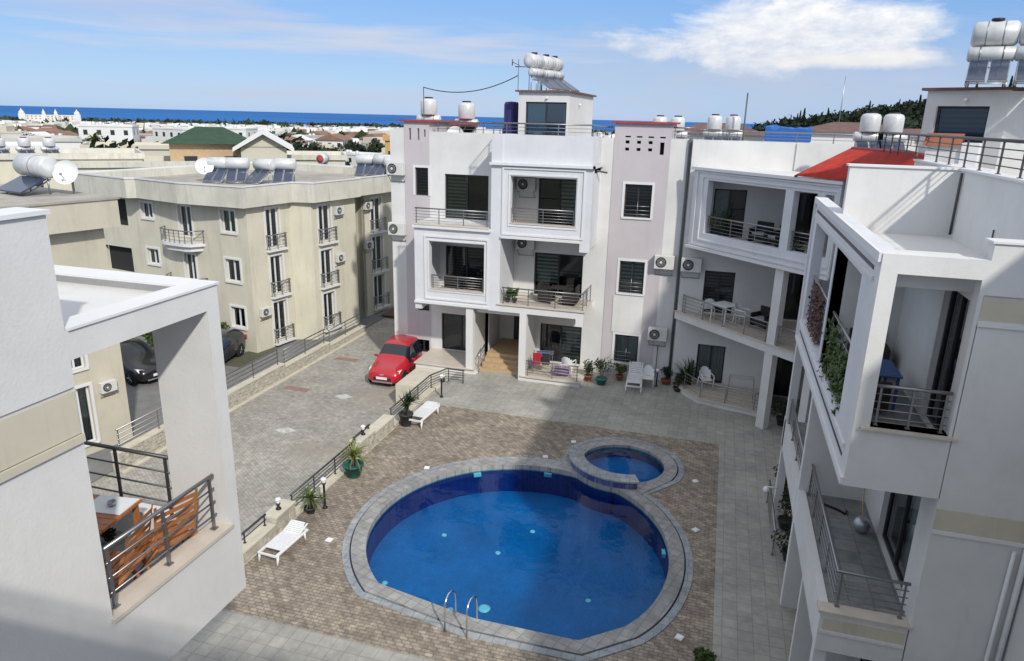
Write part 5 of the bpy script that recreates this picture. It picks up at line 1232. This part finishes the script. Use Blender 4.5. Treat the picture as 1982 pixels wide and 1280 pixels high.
for loc, rz, lb, sc in [((-12.1, 33.0, 9.6), .0, 'solar heater left of the dark blue tank on the middle block roof', .95),
    ((-3.1, 34.5, 9.5), 0, 'left one of two water heaters right behind the lilac tower', .78), ((-2.3, 34.5, 9.5), 0, 'right one of two water heaters right behind the lilac tower', .78),
    ((-.65, 34.5, 9.6), 0, 'water heater left of the thin mast behind the corner wing parapet', .78), ((.15, 34.5, 9.6), 0, 'water heater touching the thin mast behind the corner wing parapet', .78),
    ((4.55, 27.0, 9.75), .0, 'left water heater above the bright red roof', .76), ((5.25, 27.0, 9.75), .0, 'right water heater above the bright red roof', .76)]: dup(sw, loc, rz, lb, scale=sc)
s2_ = make_solar2('leftmost water heater on top of the middle stair tower', (-8.0, 31.9, 11.93), radians(68), 'solar water heaters on the stair towers'); s2_.scale = (.74, .85, .84); cache(s2_)
for x, y, lb in ((-7.75, 32.85, 'middle'), (-7.5, 33.8, 'right')): dup(s2_, (x, y, 11.93), radians(68+(9 if lb == 'right' else -7)), lb+' water heater on top of the middle stair tower', scale=(.74, .85, .84))
for i, (x, y) in enumerate(((5.9, 20.9), (6.85, 20.6), (7.8, 20.3))):
    dup(s2_, (x, y, 11.79), radians(-16), ('first water heater on the right-hand stair tower, showing its round end', 'second water heater on the right-hand stair tower', 'water heater cut by the right edge on the stair tower')[i], scale=(.82, .85, .84))
lw = make_solar('first water heater in the front row on the cream building roof', (0, 0, 0), 0, 'lying water heaters on the cream building roof', cold=False)
for ch in kids(lw):
    if ch.name.startswith('hot_tank'):
        for v in ch.data.vertices: v.co.y = .42+(v.co.y-.42)*1.55; v.co.z = 1.0+(v.co.z-.92)*1.55
cache(lw); c, s_ = cos(AA), sin(AA); first = True
for k, (u, v, lb) in enumerate(((-6.3, 4.1, 'first of the front row of water heaters on the cream building roof'), (-5.3, 4.6, 'second of the front row of water heaters on the cream building roof'), (-4.1, 5.1, 'third of the front row of water heaters on the cream building roof'), (-3.1, 5.9, 'last of the front row of water heaters on the cream building roof'),
    (-3.2, 13.3, 'heater next to the red tank end in the far row on the cream roof'), (-2.0, 13.3, 'second heater of the far row on the cream roof'), (-.8, 13.2, 'third heater of the far row on the cream roof'), (.3, 12.9, 'last heater of the far row on the cream roof, next to the middle block'))):
    p = (AO[0]+u*c-v*s_, AO[1]+u*s_+v*c, 6.96)
    if first: lw.location = p; lw.rotation_euler = (0, 0, AA+.4); lw['label'] = lb; first = False
    else: dup(lw, p, AA+.4+.35*sin(k*2.3), lb, scale=(1, 1, 1+.1*sin(k*3.1)))
t = thing('expansion_tank', 'round red tank end among the water heaters at the back of the cream roof', 'tank', (-27.1, 45.3, 7.0)); m = MB(); m.lathe([(0, -.3), (.33, -.3), (.38, -.2), (.38, .3), (0, .3)], (0, 0, .72), 20, axis='y'); m.build('tank', 'tank_white', t); m = MB(); m.lathe([(0, -.03), (.27, -.03), (.27, .0), (0, .0)], (0, -.305, .72), 18, axis='y'); m.build('end_plate', 'redcap', t); m = MB(); m.box(-.3, .3, -.25, .25, 0, .36); m.build('base', 'pot_green', t)
t = thing('water_tank', 'large lying white water cylinder on the roof of the far left cream building', 'water tank', (-22.5, 19.2, 7.93), radians(-14)); m = MB(); m.lathe([(0, -.85), (.3, -.85), (.36, -.78), (.36, .78), (.3, .85), (0, .85)], (0, 0, .9), 24, axis='x'); m.build('cylinder', 'tank_white', t)
m = MB(); m.lathe([(.365, -.02), (.37, 0), (.365, .02)], (.15, 0, .9), 24, axis='x'); m.build('strap', 'metal', t); m = MB()
for x in (-.6, .6): m.tube([(x, 0, 0), (x, 0, .55)], .03, 6); m.tube([(x, -.8, 0), (x, .1, .5)], .025, 6)
m.build('stand', 'galv', t); m = MB(); m.T = lambda X, Y, Z: (X, -1.0+Y*.86, .1+Y*.4+Z); m.box(-.8, .8, 0, 1.0, 0, .05); m.build('collector', 'panel', t)
def make_dish(label, loc, rz, r=.42, s=1):
    t = thing('satellite_dish', label, 'satellite dish', loc, rz, 'satellite dishes'); m = MB(); n = 20
    T0 = lambda a, q, o=0: (q*r*cos(a), -.05+.16*(q*q)*-1+o+ q*r*sin(a)*.35, .75+q*r*sin(a)*.93)
    for i in range(5):
        for k in range(n):
            a, b = 2*pi*k/n, 2*pi*(k+1)/n; m.face([T0(a, i/5), T0(b, i/5), T0(b, (i+1)/5), T0(a, (i+1)/5)], 0, True)
    m.build('dish', 'plastic_white', t); m = MB(); m.tube([(0, .12, 0), (0, .12, .75), (0, 0, .75)], .025, 6); m.tube([(0, -.15, .38), (0, -.5, .7)], .012, 6); m.box(-.03, .03, -.55, -.47, .67, .75); m.build('arm', 'galv', t); return t
d0 = make_dish('round white satellite dish beside the lying tank at the far left', (-21.35, 19.4, 7.93), radians(20), .42)
dup(d0, (AO[0]-7.0*c-3.9*s_, AO[1]-7.0*s_+3.9*c, 6.96), radians(40), 'pale dish at the left end of the water heaters on the cream building roof', scale=1.15); dup(d0, (-11.6, 30.6, 9.35), radians(15), 'satellite dish behind the parapet left of the dark blue tank', scale=.9); dup(d0, (-10.95, 30.4, 9.35), radians(-25), 'smaller satellite dish just left of the dark blue tank', scale=.65)
t = thing('water_tank', 'dark blue tall water tank beside the middle stair tower', 'water tank', (-9.42, 31.9, 9.3)); m = MB(); m.lathe([(0, 0), (.40, 0), (.40, 1.0), (.34, 1.08), (.33, 2.05), (.28, 2.15), (0, 2.18)], n=24); m.build('tank', 'tank_blue', t)
t = thing('antenna_mast', 'thin mast holding up the sagging cable on the left of the roof', 'mast', (-13.1, 30.6, 9.3)); m = MB(); m.tube([(0, 0, 0), (0, 0, 2.7)], .022, 6); m.build('pole', 'pipe', t)
t = thing('antenna_mast', 'antenna with short cross bars left of the tanks on the middle stair tower', 'antenna', (-9.0, 31.4, 11.9)); m = MB(); m.tube([(0, 0, 0), (0, 0, 1.3)], .014, 6); m.tube([(-.3, 0, 1.2), (.05, 0, 1.05)], .014, 6); m.tube([(-.28, 0, 1.3), (-.28, 0, 1.05)], .025, 6); m.tube([(-.15, 0, 1.0), (.3, 0, 1.0)], .02, 6); m.build('pole', 'metal_dark', t)
m = MB(); a, b = Vector((-13.1, 30.6, 11.98)), Vector((-9.0, 31.4, 12.55)); m.tube([a+(b-a)*(i/16)-Vector((0, 0, .42*(1-(2*i/16-1)**2)))for i in range(17)], .022, 5); tag(m.build('cable', 'cable', None), 'sagging dark cable strung from the left mast to the stair tower antenna', 'cable')
t = thing('antenna_mast', 'thin pale mast rising behind the corner wing parapet', 'mast', (.62, 34.0, 9.3)); m = MB(); m.tube([(0, 0, 0), (0, 0, 2.75)], .035, 6); m.build('pole', 'pipe', t)
t = thing('antenna_mast', 'distant thin mast against the wooded hill', 'mast', (30, 230, 10)); m = MB(); m.tube([(0, 0, 0), (0, 0, 14)], .12, 6); m.build('pole', 'galv', t)
m = MB(); m.box(-.8, .8, 0, .5, 0, .45); 
t = thing('tarpaulin', 'bright blue tarpaulin cover behind the corner wing parapet', 'tarpaulin', (3.0, 41.5, 9.62)); n = 12; m = MB(); rn = random.Random(2); hs = [[.95+rn.uniform(-.08, .08) for _ in range(n+1)] for _ in range(4)]
for j in range(3):
    for i in range(n): m.face([(-1.6+i*.27, j*.6, hs[j][i]+.1*(j == 1)), (-1.33+i*.27, j*.6, hs[j][i+1]+.1*(j == 1)), (-1.33+i*.27, j*.6+.6, hs[j+1][i+1]+.1*(j == 0)), (-1.6+i*.27, j*.6+.6, hs[j+1][i]+.1*(j == 0))])
for i in range(n): m.face([(-1.6+i*.27, -.03, .3), (-1.33+i*.27, -.03, .3), (-1.33+i*.27, 0, hs[0][i+1]), (-1.6+i*.27, 0, hs[0][i])])
m.build('cover', 'tarp', t); t.scale = (.72, 1, 1); m = MB(); m.box(-1.6, 1.6, 0.01, 1.8, -10.5, .3); m.build('store', 'f_white', t)
# small roofs just behind the corner wing and the block on the right
for nm, lb, x, y, w_, d_, z1, rm, wm in (('roof_shelter', 'low dark brown hipped roof behind the lilac tower', -.6, 44, 2.6, 3, 10.75, 'umber', 'f_white'), ('house', 'white house with reddish roof and balustrade beyond the blue tarpaulin', 7.5, 48, 3.0, 5, 11.0, 'umber', 'f_white'), ('house', 'cream flat house beside the wooded hill, right of the tarpaulin', 12.5, 52, 3.0, 5, 10.7, 'umber', 'f_cream')):
    t = thing(nm, lb, 'house', (x, y, -1.75)); m = MB(); m.box(-w_, w_, 0, d_, 0, z1+1.75-.6); m.build('wall', wm, t)
    m = MB(); z = z1+1.75-.6; e = .3; q = [(-w_-e, -e, z), (w_+e, -e, z), (w_+e, d_+e, z), (-w_-e, d_+e, z)]; r1, r2 = (-w_*.4, d_/2, z+.6), (w_*.4, d_/2, z+.6)
    m.face([q[0], q[1], r2, r1]); m.face([q[1], q[2], r2]); m.face([q[2], q[3], r1, r2]); m.face([q[3], q[0], r1]); m.face(q[::-1]); m.build('roof', rm, t)
t = thing('roof_chimney', 'small white gabled chimney house with terracotta roof in front of the right stair tower', 'chimney', (5.05, 19.2, 9.28), radians(-20)); m = MB(); m.box(-.55, .15, -.2, .5, 0, 1.15); m.build('wall', 'white', t)
m = MB(); m.prism([(.16, -.25), (.5, -.25), (.5, .5), (.16, .5)], 0, 1.2); m.build('gable', 'white_clean', t); m = MB(); m.face([(-.62, -.28, 1.12), (.15, -.28, 1.12), (.15, .15, 1.4), (-.62, .15, 1.4)]); m.face([(-.62, .58, 1.12), (-.62, .15, 1.4), (.15, .15, 1.4), (.15, .58, 1.12)]); m.build('roof', 'terracotta', t)

# ================================================================== the town down to the sea
def pt(az_, r): return (r*sin(az_), r*cos(az_))
def proto_house(kind, w_, d_, h_, wm, rm):
    t = thing('house', '', 'house', (0, 0, 0)); m = MB()
    m.box(-w_/2, w_/2, -d_/2, d_/2, -3, h_)
    if kind == 2: m.box(-w_/2+.3, w_*.1, -d_/2+1, d_/2-.5, h_, h_+2.4)
    m.build('wall', wm, t)
    m = MB()
    if kind == 0 or kind == 2:
        for (a, b, c, d) in ((-w_/2-.15, w_/2+.15, -d_/2-.15, -d_/2+.12), (-w_/2-.15, w_/2+.15, d_/2-.12, d_/2+.15), (-w_/2-.15, -w_/2+.12, -d_/2+.12, d_/2-.12), (w_/2-.12, w_/2+.15, -d_/2+.12, d_/2-.12)): m.box(a, b, c, d, h_, h_+.55)
        m.box(-w_/2+.12, w_/2-.12, -d_/2+.12, d_/2-.12, h_+.0, h_+.06); m.build('roof', rm, t)
    else:
        z = h_; e = .5; q = [(-w_/2-e, -d_/2-e, z), (w_/2+e, -d_/2-e, z), (w_/2+e, d_/2+e, z), (-w_/2-e, d_/2+e, z)]; a, b = (-w_*.22, 0, z+1.9), (w_*.22, 0, z+1.9)
        if kind == 3: a, b = (0, -d_/2-e, z+1.9), (0, d_/2+e, z+1.9); m.face([q[0], q[1], a]); m.face([q[1], q[2], b, a]); m.face([q[2], q[3], b]); m.face([q[3], q[0], a, b])
        else: m.face([q[0], q[1], b, a]); m.face([q[1], q[2], b]); m.face([q[2], q[3], a, b]); m.face([q[3], q[0], a])
        m.face(q[::-1]); m.build('roof', rm, t)
    m = MB(); fl_ = int(h_//3) or 1; k = max(2, int(w_//3))
    for f in range(fl_):
        for i in range(k):
            x = -w_/2+w_*(i+.5)/k; z = f*3+1.0; m = MB(); m.box(x-.55, x+.55, -d_/2-.02, -d_/2+.05, z, z+1.4); m.build('window', 'f_win', t)
        kk = max(1, int(d_//3.5))
        for i in range(kk):
            y = -d_/2+d_*(i+.5)/kk; z = f*3+1.0; m = MB(); m.box(w_/2-.05, w_/2+.02, y-.5, y+.5, z, z+1.4); m.build('window', 'f_win', t)
    m = MB(); rn = random.Random(int(w_*10))
    for i in range(3 if kind in (0, 2) else 0):
        x, y = rn.uniform(-w_*.35, w_*.35), rn.uniform(-d_*.3, d_*.3); m.lathe([(0, 0), (.6, 0), (.6, 1.1), (0, 1.3)], (x, y, h_+.06), 10)
    if kind in (0, 2): m.pieces('water_tank', 'tank_white', t)
    return t
PR = [(0, 11, 9, 6.4, 'f_white', 'f_grey'), (0, 14, 10, 9.3, 'f_white', 'f_white'), (2, 12, 10, 6.3, 'f_cream', 'f_cream'), (1, 11, 9, 6.0, 'f_white', 'f_tile'), (3, 9, 11, 6.2, 'f_white', 'f_tile'), (0, 9, 9, 3.6, 'f_white', 'f_white'), (2, 15, 11, 9.2, 'f_white', 'f_grey'), (0, 10, 8, 6.2, 'f_cream', 'f_grey'), (3, 9, 8, 5, 'f_white', 'f_white')]
LB_ = ['flat-roofed white two-storey house among the town roofs', 'white three-storey flat block in the town', 'cream stepped house with a roof room in the town', 'white house with brown tiled hip roof in the town', 'white house with a brown tiled gable in the town', 'low white flat house in the town', 'large white stepped block in the town', 'cream flat-roofed house in the town', 'white gabled house with pale roof in the town']
protos = [proto_house(*a) for a in PR]; [cache(p) for p in protos]; used = [False]*len(PR)
rn = random.Random(12)
cnt = 0
taken = []
def free_spot(x, y, rad):
    for (a, b, c) in taken:
        if (a-x)**2+(b-y)**2 < (rad+c)**2: return False
    return True
NH = 0
tries = 0
while NH < 285 and tries < 6000:
    tries += 1
    q = rn.random(); el_ = .0215+.060*(q**1.9); i = rn.randrange(len(PR)); th = PR[i][3]+2          # angle below the horizon
    lo, hi = 60, 2650
    for _ in range(30):
        md = (lo+hi)/2
        if (CAM_H-ground_z(md)-(th*(.62 if md < 260 else 1)))/md > el_: lo = md
        else: hi = md
    r = md
    a = rn.uniform(-.93, -.40) if rn.random() < .86 else (rn.uniform(-.28, -.08) if rn.random() < .3 else rn.uniform(.0, .32))
    if r < 85: continue
    x, y = pt(a, r)
    if y < 60: continue
    if a > 0 and r > 420: continue
    if not free_spot(x, y, 6 if r < 260 else 8 if r < 700 else 6.5): continue
    taken.append((x, y, 6)); NH += 1
    rz = radians(rn.choice((0, 90, 180, 15, -10, 35))+rn.uniform(-6, 6)); s_ = rn.uniform(.85, 1.2)
    s_ = .62 if r < 260 else rn.uniform(.85, 1.1)
    if not used[i]: o = protos[i]; o.location = (x, y, ground_z(r)); o.rotation_euler = (0, 0, rz); o['label'] = LB_[i]; o['group'] = 'houses of the town, '+LB_[i].split(' in the')[0].split(' among')[0]; used[i] = True; o.scale = (s_,)*3
    else: dup(protos[i], (x, y, ground_z(r)), rz, LB_[i], 'houses of the town, '+LB_[i].split(' in the')[0].split(' among')[0], s_, () if r < 300 else ('window',) if r < 700 else ('window', 'water_tank'))
m = MB(); rq = random.Random(5)      # the rest of the far town, too many and too small to count
for k in range(3300):
    el_ = .0196+.030*rq.random()**1.2; a = rq.uniform(-.93, -.40) if rq.random() < .9 else rq.uniform(-.25, -.08); r = min(2600, 14.5/(el_-.0148) if el_ > .0204 else 2600)*rq.uniform(.93, 1)
    r = max(330, r); x, y = pt(a, r); z = ground_z(r); w_, d_, h_ = rq.uniform(3.5, 8), rq.uniform(3, 7), rq.uniform(3.5, 8.5); th_ = rq.uniform(0, 1.5); cc_, ss_ = cos(th_), sin(th_)
    m.T = lambda X, Y, Z, x=x, y=y, c=cc_, s_=ss_: (x+X*c-Y*s_, y+X*s_+Y*c, Z)
    mt = rq.choice((0, 0, 0, 0, 0, 1, 2, 3)); m.box(-w_, w_, -d_, d_, z-2, z+h_, mt)
    if rq.random() < .5: m.box(-w_*.4, w_*.3, -d_*.5, d_*.5, z+h_, z+h_+2, mt)
o = m.build('far_town', ['f_white', 'f_cream', 'f_grey', 'f_tile'], None); tag(o, 'mass of tiny white and cream houses filling the plain down to the sea', 'town', kind='stuff')
# trees of the town
m = MB(); rq = random.Random(6)
for k in range(1250):
    el_ = .0196+.034*rq.random()**1.2; a = rq.uniform(-.93, -.40) if rq.random() < .85 else rq.uniform(-.28, .0); r = min(2600, 14.5/(el_-.0148) if el_ > .0204 else 2600)*rq.uniform(.93, 1); r = max(200, r); x, y = pt(a, r); z = ground_z(r); sz = 2.2+r*.0022
    for j in range(9):
        p = Vector((x+rq.gauss(0, 1.4*sz), y+rq.gauss(0, 1.4*sz), z+rq.uniform(.5, 2.0*sz))); a_ = Vector((rq.gauss(0, 1), rq.gauss(0, 1), rq.gauss(0, .6)))*sz*.6; b_ = Vector((rq.gauss(0, 1), rq.gauss(0, 1), rq.gauss(0, 1)))*sz*.6
        m.face([p-a_, p-b_, p+a_, p+b_])
o = m.build('far_trees', 'leaf_far', None); tag(o, 'mass of far dark trees scattered between the houses of the plain', 'trees', kind='stuff')
def proto_tree(kind, seed):
    t = thing('tree', '', 'tree', (0, 0, 0)); rn_ = random.Random(seed); m = MB()
    if kind == 'cypress':
        m.tube([(0, 0, -2), (0, 0, 3)], .25, 6); m.build('trunk', 'trunk', t); m = MB()
        for i in range(420):
            h = rn_.random()**.8; rr_ = (1.1*(1-h)**.7+.12)*rn_.uniform(.5, 1.05); a = rn_.uniform(0, 2*pi); p = Vector((rr_*cos(a), rr_*sin(a), .8+h*9.2)); v = Vector((cos(a)*.3, sin(a)*.3, 1)).normalized()*rn_.uniform(.35, .7); w = Vector((-sin(a), cos(a), 0))*rn_.uniform(.18, .34)
            m.face([p-w, p-v*.4, p+w, p+v])
        m.build('crown', 'leaf_pine', t)
    elif kind == 'palm':
        m.tube([(0, 0, -2), (.1, 0, 3), (.2, .1, 6)], .22, 7, r2=.16); m.build('trunk', 'trunk', t); m = MB(); blades(m, (.2, .1, 6), 46, 2.6, .14, (-.1, 1.3), .9, rn_, 5); m.build('crown', 'leaf_yel', t)
    else:
        m.tube([(0, 0, -2), (.1, 0, 1.6), (.2, .1, 3)], .25, 6, r2=.12)
        for k in range(4): a = k*1.6; m.tube([(.1, 0, 1.6), (1.2*cos(a), 1.2*sin(a), 3.4)], .1, 5, r2=.04)
        m.build('trunk', 'trunk', t); m = MB(); leafcloud(m, (0, 0, 3.6), (2.6, 2.4, 2.0), 900, .30, rn_, 12); m.build('crown', kind, t)
    return t
tp = [proto_tree('leaf_far', 1), proto_tree('leaf_olive', 2), proto_tree('leaf_pine', 3), proto_tree('cypress', 4), proto_tree('palm', 5)]
TL_ = ['rounded dull green tree between the town houses', 'pale olive-green tree between the town houses', 'dark round tree between the town houses', 'dark pointed cypress between the houses', 'palm tree between the town houses']
tu = [False]*5; [cache(p) for p in tp]
def put_tree(i, x, y, z, s_, lb=None, grp=None):
    lb = lb or TL_[i]; grp = grp or ('trees of the town, '+TL_[i].split(' between')[0])
    if not tu[i]: o = tp[i]; tu[i] = True; o.location = (x, y, z); o['label'] = lb; o['group'] = grp; o.scale = (s_,)*3
    else: dup(tp[i], (x, y, z), rn.uniform(0, 6), lb, grp, s_)
NT = 0
while NT < 270:
    q = rn.random(); el_ = .0186+.055*(q**1.9); lo, hi = 70, 2650
    for _ in range(30):
        md = (lo+hi)/2
        if (CAM_H-ground_z(md)-3)/md > el_: lo = md
        else: hi = md
    r = md; a = rn.uniform(-.93, -.40) if rn.random() < .85 else rn.uniform(-.28, .3); x, y = pt(a, r)
    if r < 90 or y < 64 or (a > -.02 and r > 420): continue
    NT += 1; s_ = rn.uniform(.8, 1.5)*(1.0 if r < 800 else 1.9); i = rn.choice((0, 0, 1, 2, 2, 2)) if NT % 12 else rn.choice((3, 4))
    if i == 3: s_ *= .55
    put_tree(i, x, y, ground_z(r)-.2, s_)
# trees one can pick out
put_tree(2, *pt(-.773, 80), -2.0, 1.85, 'dark bushy tree behind the flat cream roofs, left of the green-roofed house', 'trees near the cream roofs')
put_tree(2, *pt(-.752, 76), -2.2, 1.5, 'lower dark bush just left of the green-roofed house', 'trees near the cream roofs')
put_tree(1, *pt(-.80, 150), ground_z(150), 1.75, 'broad olive-yellow tree left of centre in the near town', 'trees near the cream roofs')
put_tree(4, *pt(-.845, 190), ground_z(190), 1.0, 'palm crown among white roofs at the left', 'trees near the cream roofs')
put_tree(1, *pt(-.90, 230), ground_z(140), 1.6, 'ochre-green tree at the left edge under the sea line', 'trees near the cream roofs')
put_tree(2, *pt(-.565, 120), ground_z(120), 1.8, 'dark rounded tree right of the gabled roof', 'trees near the cream roofs')
# cypress and pine wood on the hill: the largest as trees, the rest as one mass
for k in range(95):
    b_ = .055+.26*rn.random(); r = rn.uniform(620, 1000); put_tree(rn.choice((3, 2, 2, 0)), r*sin(b_), r*cos(b_), hill_h(b_, r)-1, rn.uniform(1.0, 2.3), 'dark tree of the wood on the far right hill', 'trees standing out of the hill wood')
m = MB(); rn2 = random.Random(77)
for k in range(2600):
    b_ = .03+.42*rn2.random(); r = rn2.uniform(480, 1010); z = hill_h(b_, r); c = Vector((r*sin(b_), r*cos(b_), z+rn2.uniform(1, 5)))
    for j in range(7):
        p = c+Vector((rn2.gauss(0, 2.2), rn2.gauss(0, 2.2), rn2.gauss(0, 2.4))); a = Vector((rn2.gauss(0, 1), rn2.gauss(0, 1), rn2.gauss(0, .6)))*1.5; b2 = Vector((rn2.gauss(0, 1), rn2.gauss(0, 1), rn2.gauss(0, 1)))*1.5
        m.face([p-a, p-b2, p+a, p+b2])
o = m.build('hill_wood', 'leaf_pine', None); tag(o, 'dark evergreen wood covering the hill behind the right-hand roofs', 'wood', kind='stuff')
# hotel with towers at the shore
hx, hy = pt(-.843, 1100); hz_ = ground_z(1100)
t = thing('hotel', 'big white seaside hotel with four domed corner towers at the far left', 'hotel', (hx, hy, hz_), .843); t.scale = (.72, .72, .86)
m = MB(); m.box(-38, 38, 0, 22, -3, 19.5); m.box(-42, 42, -3, 24, -3, 9); m.build('wall', 'f_white', t)
for x, h, w_ in ((-41, 24, 5), (41, 24, 5), (-9, 24, 3), (9, 24, 3)):
    m = MB(); m.box(x-w_, x+w_, -4, 6, -3, h-3); m.lathe([(w_, h-3), (w_*.8, h-.5), (w_*.25, h+2), (.2, h+4.2)], (x, 1, 0), 12); m.build('tower', 'f_white', t)
for f in range(5):
    for i in range(12):
        m = MB(); x = -33+i*6; m.box(x-1.3, x+1.3, -.15, .4, 3+f*3.4, 5+f*3.4) if f > 2 else m.box(x-1.3, x+1.3, -3.15, -2.6, 1+f*2.6, 2.6+f*2.6); m.build('window', 'f_ochre' if f > 2 else 'f_win', t)
m = MB(); m.box(-20, 44, -14, -3.2, -3, 4.5); m.build('annex_roof', 'f_win', t)
# cream flat roofs and other near houses behind the cream building
def near_house(lb, az_, r, w_, d_, z1, wm, rm, rz=0, gable=None, tanks=0, nm='house'):
    x, y = pt(az_, r); t = thing(nm, lb, 'house', (x, y, ground_z(r)), rz); h = z1-ground_z(r); m = MB()
    m.box(-w_/2, w_/2, 0, d_, -1, h); m.build('wall', wm, t)
    if gable is None:
        m = MB(); m.grid(-w_/2-.2, w_/2+.2, h, h+.45, -.2, .0); m.grid(-w_/2-.2, w_/2+.2, h, h+.45, d_, d_+.2); m.box(-w_/2-.2, -w_/2, 0, d_, h, h+.45); m.box(w_/2, w_/2+.2, 0, d_, h, h+.45); m.box(-w_/2, w_/2, 0, d_, h, h+.05); m.build('roof', rm, t)
    else:
        e = .6; q = [(-w_/2-e, -e, h), (w_/2+e, -e, h), (w_/2+e, d_+e, h), (-w_/2-e, d_+e, h)]; m = MB()
        if gable == 'hip': a, b = (-w_*.18, d_/2, h+1.3), (w_*.18, d_/2, h+1.3); m.face([q[0], q[1], b, a]); m.face([q[1], q[2], b]); m.face([q[2], q[3], a, b]); m.face([q[3], q[0], a]); m.face(q[::-1]); m.build('roof', rm, t)
        else:
            a, b = (0, -e, h+1.3), (0, d_+e, h+1.3)
            for s_ in (-1, 1): p0 = (s_*(w_/2+e), -e, h-.1); p1 = (s_*(w_/2+e), d_+e, h-.1); m.face([p0, p1, b, a] if s_ > 0 else [p1, p0, a, b]); m.face([(p[0], p[1], p[2]-.25) for p in ([p0, p1, b, a] if s_ < 0 else [p1, p0, a, b])]); m.face([p0, a, (a[0], a[1], a[2]-.3), (p0[0], p0[1], p0[2]-.3)])
            m.build('roof', rm, t); m = MB(); m.face([(-w_/2, 0, h-.1), (w_/2, 0, h-.1), (0, 0, h+1.1)]); m.build('gable', wm, t)
    for i in range(max(1, int(w_//3))):
        xx = -w_/2+w_*(i+.5)/max(1, int(w_//3)); m = MB(); m.box(xx-.5, xx+.5, -.03, .05, h-2.4, h-1.0); m.build('window', 'f_win', t)
    for i in range(tanks):
        dup(sw, (x+cos(rz)*(-w_*.35+i*1.6), y+1.2+sin(rz)*(-w_*.35+i*1.6), z1), rz+.3, 'one of a row of water heaters on the flat cream roof, far left', 'water heaters on the flat cream roofs', (1, 1, .8))
near_house('house with dark green hipped roof and ochre wall behind the cream building', -.676, 66, 6.2, 6, 8.1, 'wood_pale', 'f_green', .65, 'hip')
near_house('cream house with white gable beside the green roof', -.612, 64, 3.6, 6, 8.0, 'f_cream', 'f_white', .6, 'gable')
near_house('long flat cream roof nearest behind the cream building, at the left', -.765, 62, 11, 7, 6.5, 'cream2', 'cream_band', .75, None, 0)
near_house('flat cream roof with a row of tanks at the far left', -.845, 66, 12, 8, 6.9, 'cream2', 'cream_band', .82, None, 3)
near_house('flat cream roof between the green roof and the tank rows', -.56, 70, 7, 7, 6.6, 'cream2', 'cream_band', .55, None, 0)
near_house('pale flat house with dark windows behind the stone-coloured roofs', -.74, 92, 14, 8, 6.4, 'f_cream', 'f_cream', .72)
near_house('narrow ochre building just left of the middle block', -.446, 74, 1.6, 4, 8.3, 'f_ochre', 'f_ochre', .45)
near_house('white flat house with low roof room at the left edge', -.90, 96, 10, 9, 6.2, 'f_white', 'f_white', .9)
near_house('white flat house behind the left tanks', -.87, 112, 12, 9, 6.4, 'f_white', 'f_grey', .85)
for o in list(bpy.data.objects):
    if o.get('world_parts'): del o['world_parts']
    if o.type == 'MESH' and o.parent is None and 'label' not in o and 'kind' not in o: bpy.data.objects.remove(o)
